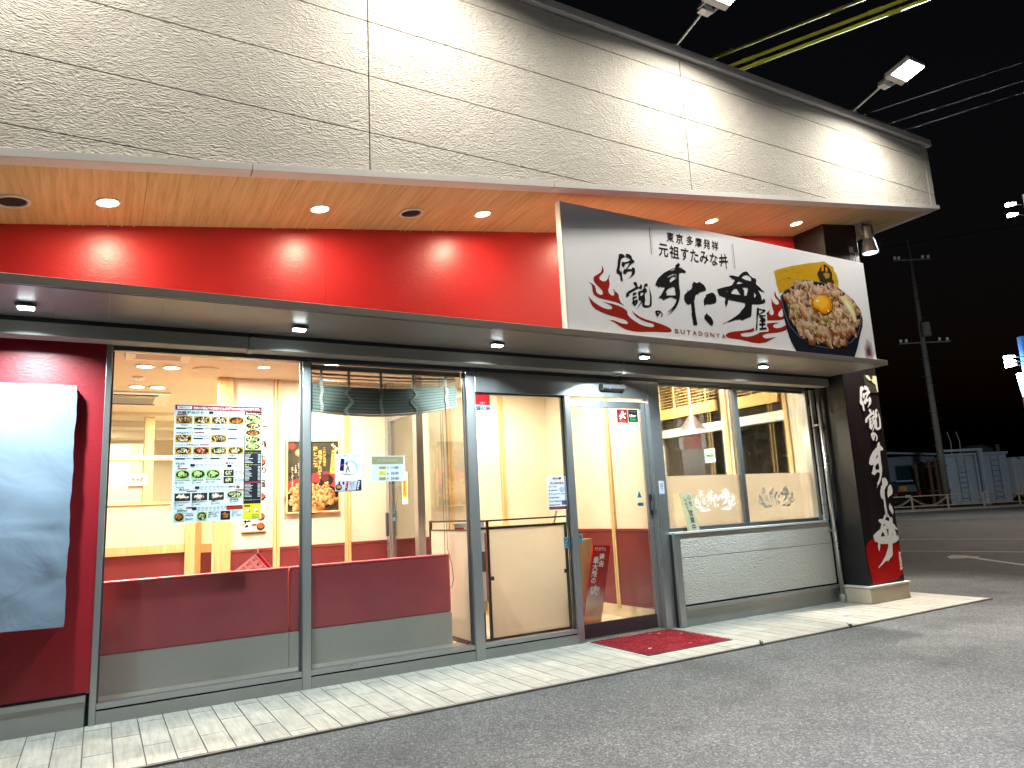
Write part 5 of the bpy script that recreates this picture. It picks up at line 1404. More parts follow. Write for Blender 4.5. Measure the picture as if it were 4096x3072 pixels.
for i, (y, dz) in enumerate(((4.9, .055), (5.8, .09), (6.8, .13))):
    o = MB().box(-6, 2.59, y, y + .35, CZ - dz, CZ - .001).build('ceiling_beam', MAT['ceiling']); setp(o, ('shallow ceiling beam just behind the air conditioner', 'middle dropped ceiling beam in the far dining room', 'deepest dropped ceiling beam near the far wall')[i], 'beam')

# ceiling fittings
def cassette(x0, x1, y0, y1, label, dark):
    t = thing('air_conditioner', label, 'air conditioner', ((x0 + x1) / 2, (y0 + y1) / 2, CZ - .03), group='ceiling air conditioners')
    MB().box(x0, x1, y0, y1, CZ - .028, CZ - .0005).build('panel', MAT['white'], t, bevel=.008)
    dx, dy = (x1 - x0) * .16, (y1 - y0) * .22
    MB().box(x0 + dx, x1 - dx, y0 + dy, y1 - dy, CZ - .034, CZ - .0285).build('intake_grille', MAT['alu_mid'] if dark else MAT['ceiling'], t)
    for y in (y0 + dy * .35, y1 - dy * .75):
        MB().box(x0 + dx * .8, x1 - dx * .8, y, y + dy * .38, CZ - .031, CZ - .0285).build('air_slot', MAT['gap'] if dark else MAT['trim'], t)
    for i in range(9):
        yy = y0 + dy + (y1 - y0 - 2 * dy) * (i + .5) / 9
        MB().box(x0 + dx, x1 - dx, yy - .004, yy + .004, CZ - .037, CZ - .0345).build('grille_bar', MAT['alu_mid'] if dark else MAT['trim'], t)
cassette(-.30, .66, 3.25, 4.15, 'white cassette air conditioner with dark grille in the ceiling above the screen', True)
cassette(.14, .66, .85, 1.44, 'pale cassette panel in the ceiling close to the window head', False)
def room_light(x, y, label, p=1.0):
    t = thing('ceiling_downlight', label, 'downlight', (x, y, CZ), group='round ceiling downlights inside')
    MB().lathe([(.070, -.0005), (.088, -.002), (.088, -.010), (.072, -.011), (.070, -.0005)], (x, y, CZ), 24).build('trim_ring', MAT['white'], t)
    MB().lathe([(.0, -.008), (.069, -.006)], (x, y, CZ), 24).build('lens', MAT['e_room'], t)
    area_light('room_lamp', (x, y, CZ - .02), (0, 0, -1), ROOM_POWER * p, ROOM_COL, .16, parent=t)
room_light(.32, 1.79, 'ceiling downlight of the pair near the window, on the wall side'); room_light(.55, 1.79, 'ceiling downlight of the pair near the window, next to the speaker')
room_light(.30, 2.92, 'ceiling downlight of the pair in front of the air conditioner, on the wall side'); room_light(.50, 2.92, 'ceiling downlight of the pair in front of the air conditioner, on the post side')
room_light(1.95, 1.25, 'ceiling downlight over the red bench and framed picture', 1.5); room_light(3.9, 1.55, 'ceiling downlight over the vestibule back wall', .7); room_light(4.55, .75, 'ceiling downlight just inside the sliding door', .6)
room_light(-.6, 6.2, 'far ceiling downlight beyond the beams, near the white panel', 2.0); room_light(1.4, 4.6, 'far ceiling downlight beyond the beams, over the aisle', 2.0); room_light(.0, 4.0, 'ceiling downlight over the water machine counter', 1.6)
spk = thing('ceiling_speaker', 'round grey ceiling speaker inside the first window', 'speaker', (.86, 1.80, CZ))
MB().lathe([(.110, -.0005), (.125, -.002), (.122, -.010), (.110, -.008)], (.86, 1.80, CZ), 28).build('rim', MAT['white'], spk)
MB().lathe([(.0, -.009), (.109, -.007)], (.86, 1.80, CZ), 28).build('grille', MAT['ceiling'], spk)
smk = thing('smoke_detector', 'small white smoke detector on the ceiling inside the first window', 'smoke detector', (.29, 2.37, CZ))
MB().lathe([(.055, -.0005), (.055, -.012), (.040, -.022), (.018, -.024), (.016, -.032), (0, -.032)], (.29, 2.37, CZ), 20).build('body', MAT['white'], smk, smooth=True)

# ------------------------------------------------------------------ vestibule partition and inner door
vp = thing('vestibule_partition', 'glass vestibule partition with brown rails and frosted lower panel', 'partition', (2.86, .6, .02))
MB().box(2.868, 2.884, .13, 1.02, 1.155, 1.172).build('top_rail', MAT['brown_metal'], vp)
MB().box(2.868, 2.884, .13, 1.02, 1.075, 1.088).build('rail', MAT['brown_metal'], vp)
MB().box(2.864, 2.888, 1.0205, 1.045, .02, 1.175).build('post', MAT['brown_metal'], vp)
MB().box(2.873, 2.879, .13, 1.02, .13, 1.0745).build('frosted_pane', MAT['frost_in'], vp)
MB().box(2.864, 2.888, .13, 1.02, .09, .1295).build('foot_rail', MAT['brown_metal'], vp)
MB().box(2.873, 2.879, .13, 1.02, 1.173, 2.30).build('clear_pane', MAT['glass_in'], vp)
gd = thing('sidelight_guard', 'frosted guard panel with dark brown frame behind the sidelight glass', 'partition', (3.5, .16, .02))
MB().box(2.905, 3.925, .150, .166, 1.148, 1.162).build('top_rail', MAT['brown_metal'], gd)
MB().box(2.905, 3.925, .148, .168, 1.078, 1.100).build('rail', MAT['brown_metal'], gd)
MB().box(3.040, 3.064, .148, .168, .105, 1.0775).build('post', MAT['brown_metal'], gd)
MB().box(3.041, 3.063, .148, .168, 1.1005, 1.1475).build('post', MAT['brown_metal'], gd)
MB().box(3.0645, 3.880, .154, .160, .137, 1.0775).build('frosted_pane', MAT['frost_in'], gd)
MB().box(2.910, 3.925, .148, .168, .105, .1365).build('foot_rail', MAT['brown_metal'], gd)
MB().box(3.0645, 3.095, .145, .1475, .63, .665).build('clip', MAT['brown_metal'], gd); MB().box(3.850, 3.880, .145, .1475, .63, .665).build('clip', MAT['brown_metal'], gd)
MB().box(3.8805, 3.925, .148, .168, .137, 1.0775).build('post', MAT['alu_dark'], gd)
idr = thing('inner_door', 'inner aluminium framed glass sliding door at the back of the vestibule', 'door', (2.87, 1.7, .02))
MB().box(2.83, 2.91, 1.235, 1.335, .02, CZ - .001).build('door_jamb', MAT['steel'], idr, bevel=.003)
MB().box(2.83, 2.91, 2.085, 2.176, .02, CZ - .001).build('door_jamb', MAT['steel'], idr, bevel=.003)
MB().box(2.84, 2.90, 1.336, 2.084, 2.30, 2.44).build('head_box', MAT['steel'], idr, bevel=.003)
MB().box(2.850, 2.875, 1.336, 1.375, .04, 2.299).build('stile', MAT['steel'], idr)
MB().box(2.850, 2.875, 2.045, 2.084, .04, 2.299).build('stile', MAT['steel'], idr)
MB().box(2.858, 2.866, 1.3755, 2.0445, .10, 2.29).build('pane', MAT['glass_in'], idr)
MB().box(2.80, 2.8295, 2.10, 2.13, 1.02, 1.28).build('pull_handle', MAT['alu_dark'], idr, bevel=.004)
def xmap(x, y0, z0, k): return lambda u, v: (x - .0006 * k, y0 - u, z0 + v)
sk = thing('orange_notice', 'orange and white pictogram notice on the inner door glass', 'notice', (2.86, 1.66, 1.42))
MB().box(2.8555, 2.8565, 1.575, 1.735, 1.36, 1.70).build('sheet', MAT['white'], sk)
m = MB(); xm = lambda k: xmap(2.855, 1.735, 1.36, k)
m.rect(xm(1), .015, .145, .07, .28, C('#e0962a')); m.ell(xm(2), .07, .235, .020, .018, 10, (.03, .03, .03)); m.flat([[(.055, .13), (.085, .13), (.09, .215), (.06, .215)]], xm(2), (.05, .06, .03)); m.flat([[(.10, .13), (.106, .13), (.125, .24), (.119, .24)]], xm(2), (.05, .04, .03))
m.rect(xm(2), .025, .135, .118, .124, (.04, .03, .03)); m.rect(xm(2), .025, .135, .098, .106, (.15, .08, .03))
m.build('print', MAT['ink'], sk)
ib = thing('inner_door_sticker', 'small blue automatic door stickers on the inner door stile', 'sticker', (2.86, 2.0, 1.2))
m = MB(); xm2 = lambda k: xmap(2.8565, 2.03, 1.18, k)
m.rect(xm2(1), .0, .07, .0, .045, C('#4a7a90')); m.add([xm2(1)(.005, .09), xm2(1)(.065, .09), xm2(1)(.035, .155)], [(0, 1, 2)], C('#4a7a90')); m.rect(xm2(1), .02, .05, .10, .11, C('#a03028')); m.build('print', MAT['ink'], ib)

# things standing in the vestibule
ub = thing('leaning_banner_board', 'tall red board with white writing and painted-on glare leaning by the door', 'board', (4.45, .55, .02))
def lmap(k): return lambda u, v: (4.275 + u * .93 + v * .32, .52 + v * .10 - u * .10 - .0008 * k, .035 + v * .96 - u * .08)
m = MB(); bwid, bhei = .225, .83
fr = [Vector(lmap(0)(*p)) for p in ((0, 0), (bwid, 0), (bwid, bhei), (0, bhei))]; bk = [p + Vector((0, .012, 0)) for p in fr]
m.add(fr + bk, [(0, 1, 2, 3), (7, 6, 5, 4), (0, 4, 5, 1), (1, 5, 6, 2), (2, 6, 7, 3), (3, 7, 4, 0)], C('#c0201c')); m.build('board', MAT['ink'], ub)
m = MB()
m.shaded([lmap(1)(*p) for p in ((.003, .003), (bwid - .003, .003), (.003, .10), (bwid - .003, .10), (.003, .24), (bwid - .003, .24), (.003, .40), (bwid - .003, .40))], [(0, 1, 3, 2), (2, 3, 5, 4), (4, 5, 7, 6)],  # pale gradient low on the board is glare painted into the colour
         [C('#b01c1a'), C('#b01c1a'), (.75, .30, .18), (.80, .45, .30), (.92, .85, .74), (.85, .55, .42), C('#c0201c'), C('#c0201c')])
wtx = (.9, .88, .85)
put_text(m, lmap(3), 'すた丼史上', .02, bhei - .055, .035, wtx, .15, bold=.03)
put_column(m, lmap(3), '過去', .130, bhei - .085, .070, wtx, .035, 1.0); put_column(m, lmap(3), '最大級の', .060, bhei - .120, .070, wtx, .035, 1.0)
put_text(m, lmap(3), '肉', .035, .305, .115, wtx, .115, bold=.04); m.build('print', MAT['ink'], ub)
yb = MB().box(4.34, 4.62, .74, .78, .02, .895).build('wooden_stand_board', MAT['yellow_wood'], bevel=.003); setp(yb, 'plain yellow wooden board standing behind the red leaning board', 'board')
stk = thing('umbrella', 'umbrella with slanted wooden handle standing in the bin behind the guard panel', 'umbrella', (4.0, .62, .9))
MB().cyl((4.01, .62, .90), (4.11, .62, 1.21), .013, .013, 10).build('handle', MAT['yellow_wood'], stk)
stk2 = thing('umbrella_bin', 'dark umbrella bin holding the wooden handle behind the guard', 'bin', (4.0, .62, .02)); MB().box(3.86, 4.14, .50, .74, .021, .96).build('bin', MAT['alu_dark'], stk2, bevel=.01)
pr_ = thing('poster_stand', 'white poster stand with red lettering and photo just inside the sidelight', 'poster stand', (3.0, .5, .02))
MB().box(2.93, 3.25, .60, .615, .40, 1.14).build('sheet', MAT['white'], pr_)
MB().box(2.92, 3.26, .61, .64, .30, .399).build('ledge', MAT['yellow_wood'], pr_)
for x in (2.95, 3.22): MB().box(x, x + .02, .62, .645, .02, .2995).build('leg', MAT['brown_metal'], pr_)
m = MB(); sm_ = lambda k: front(2.93, .599 - .0006 * k, .40)
put_column(m, sm_(2), '一無限', .055, .74, .10, C('#c03028'), .03, 1.05); m.rect(sm_(1), .0, .32, .27, .46, (.10, .09, .085)); m.ell(sm_(1.5), .06, .40, .05, .05, 14, (.30, .25, .22))
put_text(m, sm_(2), '100円', .02, .17, .045, (.05, .05, .05), .16); m.rect(sm_(2), .02, .25, .11, .115, (.3, .3, .3)); m.rect(sm_(2), .02, .22, .08, .085, (.3, .3, .3)); m.build('print', MAT['ink'], pr_)
rm = MB().box(2.93, 3.9, .20, .48, .021, .030).build('inner_mat', MAT['carpet']); setp(rm, 'red mat strip on the vestibule floor behind the guard panel', 'mat')

# ------------------------------------------------------------------ rolled blind on the second window
rb = thing('grey_blind', 'raised green-grey slat blind sagging at the top of the second window', 'blind', (2.1, .11, 2.1))
MB().box(1.44, 2.80, .080, .125, 2.452, 2.497).build('head_rail', MAT['alu_mid'], rb, bevel=.003)
def sag(x, t):
    s = (x - 1.46) / 1.30
    return (-.19 * s + .26 * s * s) * t
def slat(z, thick, t, name='slat', tiltv=0.0, dy=0.0, mat_=MAT['blind_grey']):
    xs_ = [1.455 + 1.305 * i / 10 for i in range(11)]
    vs = []; 
    for x in xs_:
        zz = z + sag(x, t)
        vs += [(x, .085 + dy, zz - tiltv), (x, .133 + dy, zz + tiltv), (x, .133 + dy, zz + tiltv + thick), (x, .085 + dy, zz - tiltv + thick)]
    fs = []
    for i in range(10):
        a = 4 * i; b = a + 4
        fs += [(a, b, b + 3, a + 3), (a + 3, b + 3, b + 2, a + 2), (a + 2, b + 2, b + 1, a + 1), (a + 1, b + 1, b, a)]
    fs += [(0, 3, 2, 1), (40, 41, 42, 43)]
    MB().add(vs, fs).build(name, mat_, rb)
for i, z in enumerate((2.425, 2.398, 2.374, 2.352)): slat(z, .003, .1 + .1 * i, tiltv=.012 - .003 * i)
r8 = random.Random(2)
for i in range(24): slat(2.332 - i * .0086, .0058, .5 + .02 * i, dy=r8.uniform(-.003, .003), mat_=MAT['blind_gap_shade'] if i % 3 == 2 else MAT['blind_grey'])
slat(2.332 - 24 * .0086 - .012, .014, 1.0, 'bottom_rail')
for k, x in enumerate((1.535, 1.765, 2.045, 2.345, 2.655)):
    m = MB()
    m.box(x - .011, x + .011, .0815, .084, 2.335 + sag(x, .5), 2.452)
    m.build('ladder_tape', MAT['tape'], rb)
    m = MB()
    for i in range(13):
        z = 2.328 - i * .0165 + sag(x, .5 + .04 * i)
        ox = (.026 * math.sin(i * .75) * (1 if k in (1, 3) else .22)) * (-1 if k == 1 else 1)
        a = .25 * math.cos(i * .9 + k)
        m.hexa([(x + ox - .014, .070, z - .014 + a * .01), (x + ox + .014, .070, z - .014 - a * .01), (x + ox + .014, .0835, z - .014 - a * .01), (x + ox - .014, .0835, z - .014 + a * .01)],
               [(x + ox - .014, .072, z - .001 + a * .01), (x + ox + .014, .072, z - .001 - a * .01), (x + ox + .014, .0835, z - .001 - a * .01), (x + ox - .014, .0835, z - .001 + a * .01)])
    m.build('gathered_tape', MAT['tape'], rb)
for x in (2.60, 2.618):
    pts = [(x, .10, 2.44 - .1 * i) for i in range(16)]
    pts = [(px + .01 * i / 16 * (1 if x > 2.61 else .2), py, pz) for i, (px, py, pz) in enumerate(pts)]
    MB().tube(pts + ([(x + .045, .10, .80), (x + .055, .10, .68), (x + .04, .10, .62), (x + .0, .10, .60)] if x > 2.61 else [(x, .10, .80)]), .0028, 6).build('pull_cord', MAT['cord'], rb)

# ------------------------------------------------------------------ right-hand dining corner
sw = thing('side_window_wall', 'inside end wall with dark night windows behind yellow blinds', 'wall', (7.5, 1.6, .02))
MB().box(7.45, 7.60, .0, 8.0, .02, 1.0).build('sill_wall', MAT['cream'], sw)
MB().box(7.45, 7.60, .0, 8.0, 2.195, 2.315).build('transom_beam', MAT['trim'], sw)
MB().box(7.45, 7.60, .0, 8.0, 3.05, 3.30).build('head_wall', MAT['cream'], sw)
for a, b in ((.115, .345), (1.22, 1.40), (2.70, 8.0)):
    MB().box(7.45, 7.60, a, b, 1.0005, 2.1945).build('pier', MAT['cream'], sw); MB().box(7.45, 7.60, a, b, 2.3155, 3.0495).build('pier', MAT['cream'], sw)
for a, b in ((.346, 1.219), (1.401, 2.699)):
    for z0, z1 in ((1.001, 2.1945), (2.3155, 3.049)):
        MB().box(7.535, 7.545, a, b, z0, z1).build('pane', MAT['glass'], sw)
        MB().box(7.52, 7.56, a, a + .03, z0, z1).build('window_frame', MAT['alu_mid'], sw); MB().box(7.52, 7.56, b - .03, b, z0, z1).build('window_frame', MAT['alu_mid'], sw)
for y in (.30, 1.30):
    MB().box(7.425, 7.4495, y - .02, y + .04, 1.0, 3.05).build('yellow_casing', MAT['yellow_wood'], sw, bevel=.002)
bk_ = thing('dining_back_wall', 'cream back wall of the right-hand dining corner', 'wall', (6.3, 4.0, .02)); MB().box(5.145, 7.449, 4.0, 4.08, .02, 3.099).build('wall_paper', MAT['cream'], bk_)
def yblind(y0, y1, zb, label):
    t = thing('yellow_blind', label, 'blind', (7.40, (y0 + y1) / 2, zb), group='raised yellow wooden blinds')
    MB().box(7.375, 7.425, y0, y1, 3.0, 3.045).build('head_rail', MAT['blind_yellow'], t)
    z = zb
    for i in range(16):
        MB().box(7.375 + rnd.uniform(-.002, .002), 7.424, y0 + rnd.uniform(0, .006), y1 - rnd.uniform(0, .006), z, z + .0078).build('slat', MAT['blind_yellow'], t); z += .0094
    z += .03
    while z < 2.99:
        MB().hexa([(7.38, y0, z), (7.38, y1, z), (7.42, y1, z + .012), (7.42, y0, z + .012)], [(7.38, y0, z + .004), (7.38, y1, z + .004), (7.42, y1, z + .016), (7.42, y0, z + .016)]).build('slat', MAT['blind_yellow'], t); z += .044
    n = 4 if y1 - y0 > 1 else 3
    for i in range(n):
        y = y0 + (y1 - y0) * (i + .5) / n
        MB().box(7.3715, 7.3745, y - .010, y + .010, zb - .01, 3.0).build('ladder_tape', MAT['tape_yellow'], t)
    for d in (0, .05): MB().cyl((7.372, y0 + .12 + d, 1.05), (7.372, y0 + .10 + d, 3.0), .004, .004, 6).build('pull_cord', MAT['tape_yellow'], t)
yblind(1.42, 2.70, 2.465, 'wide raised yellow wooden blind above the pendant lamp window'); yblind(.36, 1.17, 2.425, 'short raised yellow wooden blind nearest the corner window pane')
pl = thing('pendant_lamp', 'grey metal cone pendant lamp hanging inside the frosted window', 'lamp', (6.505, 1.0, 2.10))
MB().lathe([(.012, .235), (.018, .215), (.165, .010), (.168, .0), (.160, .0), (.012, .205)], (6.505, 1.0, 2.115), 32).build('shade', MAT['steel'], pl, smooth=True)
MB().lathe([(.0, .006), (.155, .004)], (6.505, 1.0, 2.115), 28).build('diffuser', MAT['e_room'], pl)
MB().cyl((6.505, 1.0, 2.345), (6.505, 1.0, 3.099), .006, .006, 8).build('cord', MAT['tape'], pl)
area_light('pendant_bulb', (6.505, 1.0, 2.10), (0, 0, -1), ROOM_POWER * 1.2, ROOM_COL, .28, parent=pl)
es = thing('exit_arrow_sticker', 'small pale sticker with a green arrow on the side window', 'sticker', (7.53, 1.75, 1.75))
m = MB(); em = lambda k: xmap(7.533, 1.86, 1.76, k)
m.rect(em(1), 0, .20, 0, .20, (.55, .75, .78)); m.flat([[(.03, .085), (.11, .085), (.11, .04), (.175, .10), (.11, .16), (.11, .115), (.03, .115)]], em(2), C('#128048')); m.build('print', MAT['ink'], es)
def corner_light(x, y, label, p):
    t = thing('ceiling_downlight', label, 'downlight', (x, y, 3.1), group='round ceiling downlights inside')
    MB().lathe([(.070, -.0005), (.088, -.002), (.088, -.010), (.072, -.011), (.070, -.0005)], (x, y, 3.1), 24).build('trim_ring', MAT['white'], t)
    MB().lathe([(.0, -.008), (.069, -.006)], (x, y, 3.1), 24).build('lens', MAT['e_room'], t)
    area_light('room_lamp', (x, y, 3.08), (0, 0, -1), ROOM_POWER * p, ROOM_COL, .16, parent=t)
corner_light(5.9, .7, 'ceiling downlight over the dining corner beside the vestibule wall', 5.0); corner_light(6.9, 1.9, 'ceiling downlight over the dining corner beside the yellow blinds', 4.6)
# ------------------------------------------------------------------ road and far side
rdir = Vector((.23, -1.0, 0)).normalized(); rn = Vector((rdir.y, -rdir.x, 0)) * -1
def road_strip(name, p, width, mat, length=90, z=.0, label=None, cat=None):
    p = Vector(p); a = p - rdir * length * .4; b = p + rdir * length * .6
    n = Vector((-rdir.y, rdir.x, 0)) * width / 2
    vs = [a - n, a + n, b + n, b - n]
    o = MB().add([(v.x, v.y, z) for v in vs], [(0, 1, 2, 3)]).build(name, mat); setp(o, kind='structure'); return o
road_strip('lane_line', (14.7, 2.6, 0), .15, MAT['road_white'], z=-.008)
road_strip('lane_line', (18.1, 4.5, 0), .15, MAT['road_white'], z=-.008)
road_strip('lane_line', (22.5, 6.7, 0), .18, MAT['road_worn_sodium'], z=-.008)
road_strip('lane_line', (29.8, 10.6, 0), .25, MAT['road_worn_sodium'], z=-.008)
ar = MB()
def apt(u, v):      # along / across, arrow painted on the lot
    a = Vector((13.86, 2.05, 0)); d = Vector((-1.25, -1.70, 0)).normalized(); n = Vector((-d.y, d.x, 0))
    q = a + d * u + n * v; return (q.x, q.y, -.0085)
ar.flat([[(-.15, .0), (.10, -.22), (.62, -.40), (.58, -.08), (1.3, -.06), (3.2, -.06), (3.2, .06), (1.3, .06), (.58, .08), (.45, .20), (.1, .12)]], apt)
o = ar.build('road_arrow', MAT['road_white']); setp(o, kind='structure')
# kerb and far pavement (runs along the far row)
ANG = math.atan2(-.4955, .8672)
row = lambda depth_off=0.0: None
def at_row(u, d=0.0):
    """u metres along the far row, d metres further away"""
    r_ = Vector((.8682, -.4961, 0)); f_ = Vector((.4961, .8682, 0))
    q = Vector((44.25, 22.08, 0)) + r_ * u + f_ * d
    return (q.x, q.y, 0)
pv = thing('far_pavement', 'raised pavement with worn kerb across the road', 'pavement', at_row(0, -6.3), ANG, kind='structure')
for i in range(-20, 24):
    MB().box(i * 1.2 + .01, i * 1.2 + 1.19, -.5, -.3, -.01, .13).build('kerb_stone', MAT['kerb'], pv, local=True, bevel=.02)
MB().box(-30, 40, -.295, 3.2, -.01, .12).build('paving', MAT['dark_soil'], pv, local=True)
grl = thing('guard_rail', 'beige pipe guard rail along the far pavement', 'guard rail', at_row(-4, -6.0), ANG)
for i in range(-3, 7):
    MB().cyl((i * 2.0 + 1.55, 0, .1), (i * 2.0 + 1.55, 0, .86), .055, .055, 10).build('post', MAT['guard'], grl, local=True)
for z in (.83, .27): MB().cyl((-10, 0, z), (18, 0, z), .032, .032, 8).build('rail', MAT['guard'], grl, local=True)
for i in range(-3, 6):
    for k in (0, 1):
        x0 = i * 2.0 + 1.55
        pts = [(x0 + 2.0 * t / 10, .0, (.78 - .45 * math.sin(PI * t / 10)) - .06 * k) for t in range(11)]
        MB().tube(pts, .014, 6).build('curved_bar', MAT['guard'], grl, local=True)

up = thing('utility_pole', 'tall concrete utility pole with crossarms across the road', 'utility pole', (41.3, 17.35, 0), ANG)
MB().cyl((0, 0, -.05), (0, 0, 15.4), .20, .115, 18).build('shaft', MAT['pole'], up, local=True, smooth=True)
for z in (3.2, 5.4, 6.6, 7.1, 7.5, 8.6, 11.2, 12.2, 13.0): MB().cyl((0, 0, z), (0, 0, z + .09), .222 - z * .0055, .222 - z * .0055, 16).build('steel_band', MAT['alu_dark'], up, local=True)
for z, w_ in ((14.6, 1.1), (9.55, 1.5)):
    MB().box(-w_, w_, -.19, -.12, z, z + .07).build('crossarm', MAT['pole'], up, local=True)
    for x in (-w_ * .92, -w_ * .7, w_ * .6, w_ * .9): MB().lathe([(.03, 0), (.09, .03), (.05, .08), (.09, .12), (.04, .2), (0, .2)], (x, -.15, z + .1), 10).build('insulator', MAT['white'], up, local=True)
MB().cyl((.05, -.42, 9.9), (.05, -.42, 10.7), .24, .24, 16).build('transformer', MAT['pole'], up, local=True)
for i in range(22):
    z = 3.6 + i * .5; s = 1 if i % 2 else -1
    MB().cyl((0, 0, z), (s * .38, 0, z), .012, .012, 6).build('step_bolt', MAT['alu_dark'], up, local=True)
MB().cyl((.0, 0, 15.39), (0, 0, 15.9), .03, .03, 8).build('top_pin', MAT['pole'], up, local=True)

# far yard
hs = thing('low_yard_building', 'low slate-blue building with a blue window behind the guard rail', 'building', at_row(-4, .6), ANG)
MB().box(.0, 7.1, 0, 6, 0, 3.35).build('wall', MAT['slate'], hs, local=True)
r_ = MB().hexa([(-.4, -.6, 3.85), (7.3, -.6, 3.30), (7.3, 6.3, 3.5), (-.4, 6.3, 4.1)], [(-.4, -.6, 3.97), (7.3, -.6, 3.42), (7.3, 6.3, 3.62), (-.4, 6.3, 4.22)]).build('roof', MAT['roof_far'], hs, local=True)
for i in range(8): MB().box(-.3 + i * .55, -.1 + i * .55, -.62, -.59, 3.78 - i * .04, 3.92 - i * .04).build('rafter_end', MAT['roof_far'], hs, local=True)
wv = MB().box(4.4, 5.6, -.04, 0.0, 1.6, 2.75).build('window', M('dark teal window glass', (.012, .035, .042), .2), hs, local=True)
for a in ((4.33, 5.67, 2.751, 2.82), (4.33, 5.67, 1.53, 1.599)): MB().box(a[0], a[1], -.06, .0, a[2], a[3]).build('window_frame', MAT['alu'], hs, local=True)
for a in ((4.33, 4.399), (5.601, 5.67)): MB().box(a[0], a[1], -.06, .0, 1.53, 2.82).build('window_frame', MAT['alu'], hs, local=True)
rc = thing('rusty_post_rack', 'row of rust-brown steel posts beside the low building', 'rack', at_row(1.2, -.4), ANG)
for i in range(5): MB().cyl((i * .44, 0, 0), (i * .44, 0, 2.85 + .08 * i), .12, .12, 12).build('post', MAT['rust'], rc, local=True)
MB().box(-.2, 2.0, -.06, .06, 2.55, 2.66).build('tie_bar', MAT['rust'], rc, local=True); MB().box(-.2, 2.0, -.06, .06, 1.0, 1.1).build('tie_bar', MAT['rust'], rc, local=True)
ct = thing('white_container', 'blue-white ribbed storage container with ladder behind the utility pole', 'container', at_row(3.3, .2), ANG)
MB().box(.0, 2.05, 0, 4, .12, 3.2).build('body', MAT['bluewhite'], ct, local=True, bevel=.03)
for i in range(6): MB().box(.18 + i * .30, .30 + i * .30, -.04, -.001, .3, 3.0).build('rib', MAT['bluewhite'], ct, local=True)
MB().box(-.08, 2.13, -.1, -.041, 3.2, 3.36).build('top_beam', MAT['bluewhite'], ct, local=True)
for x in (.9, 1.4): MB().cyl((x, -.12, .3), (x, -.12, 3.1), .02, .02, 6).build('ladder_rail', MAT['alu'], ct, local=True)
for i in range(8): MB().cyl((.9, -.12, .5 + i * .33), (1.4, -.12, .5 + i * .33), .015, .015, 6).build('ladder_rung', MAT['alu'], ct, local=True)
dup(ct, at_row(5.55, .3), ANG, 'narrow blue-white ribbed container with ladder next to the green tank')
sp_ = thing('white_frame_post', 'pale blue steel post standing between the two containers', 'post', at_row(5.35, -.6), ANG)
MB().box(-.12, .10, -.1, .1, 0, 3.45).build('shaft', MAT['bluewhite'], sp_, local=True); MB().box(-2.6, .10, -.09, .09, 3.451, 3.60).build('arm', MAT['bluewhite'], sp_, local=True); MB().cyl((0, 0, 0), (0, 0, .9), .2, .2, 12).build('sleeve', MAT['bluewhite'], sp_, local=True)
tk = thing('green_tank', 'weathered green ribbed steel tank with thin pipes on top', 'tank', at_row(6.55, 1.6), ANG)
MB().cyl((.6, 1, .5), (.6, 1, 3.7), 1.05, 1.05, 24).build('shell', MAT['tank'], tk, local=True, smooth=True)
for z in (.9, 1.7, 2.5, 3.3): MB().cyl((.6, 1, z), (.6, 1, z + .06), 1.08, 1.08, 24).build('hoop', MAT['tank'], tk, local=True)
MB().cyl((.6, 1, 3.7), (.6, 1, 3.95), 1.05, .5, 24).build('lid', MAT['tank'], tk, local=True)
for x in (-.25, 1.4): MB().box(x, x + .12, -.1, .1, 0, 3.9).build('frame_leg', MAT['tank'], tk, local=True)
for x, h2 in ((-1.6, 4.9), (-1.0, 4.9)): MB().tube([(x - .05, .0, 3.4), (x, .0, 4.2), (x - .15, .0, h2)], .03, 6).build('vent_pipe', MAT['bluewhite'], tk, local=True)
tr = thing('white_box_truck', 'white box truck body parked at the far edge of the yard', 'truck', at_row(7.75, .0), ANG)
MB().box(0, 2.2, 0, 5, .55, 2.95).build('cargo_box', MAT['white'], tr, local=True, bevel=.03)
for i in range(7): MB().box(.12 + i * .3, .20 + i * .3, -.02, -.001, .7, 2.8).build('rib', MAT['white'], tr, local=True)
for i in range(3): MB().box(.3 + i * .7, .5 + i * .7, -.03, -.001, 2.83, 2.9).build('marker_lamp', MAT['alu_dark'], tr, local=True)
MB().box(.1, 2.1, -.05, .1, .38, .549).build('rear_bumper', MAT['alu_dark'], tr, local=True)
for x in (.15, 1.75): 
    w0 = MB().cyl((x, .5, .42), (x + .3, .5, .42), .42, .42, 20).build('tyre', MAT['tyre'], tr, local=True)

# parked car, rear towards us
cr = thing('parked_car', 'black parked car with orange sticker in its rear window', 'car', at_row(-.2, -1.6), ANG)
prof = [(-.85, .35), (-.88, .85), (-.80, 1.02), (-.66, 1.55), (-.55, 1.66), (.55, 1.66), (.66, 1.55), (.80, 1.02), (.88, .85), (.85, .35)]
MB().prism([(x * (1 if z < 1.1 else 1), 0.0, z) for x, z in prof], (0, 3.9, 0)).build('body', MAT['carpaint'], cr, local=True, bevel=.06, seg=3)
MB().prism([(-.62, -.012, 1.08), (.62, -.012, 1.08), (.54, -.012, 1.50), (-.54, -.012, 1.50)], (0, .011, 0)).build('rear_window', M('dark car glass', (.10, .13, .13), .08, 0, .1), cr, local=True)
MB().box(-.45, .0, -.02, -.013, 1.15, 1.42).build('window_sticker', MAT['orange_plate'], cr, local=True)
MB().box(-.17, .17, -.03, -.001, .72, .88).build('number_plate', MAT['trim'], cr, local=True)
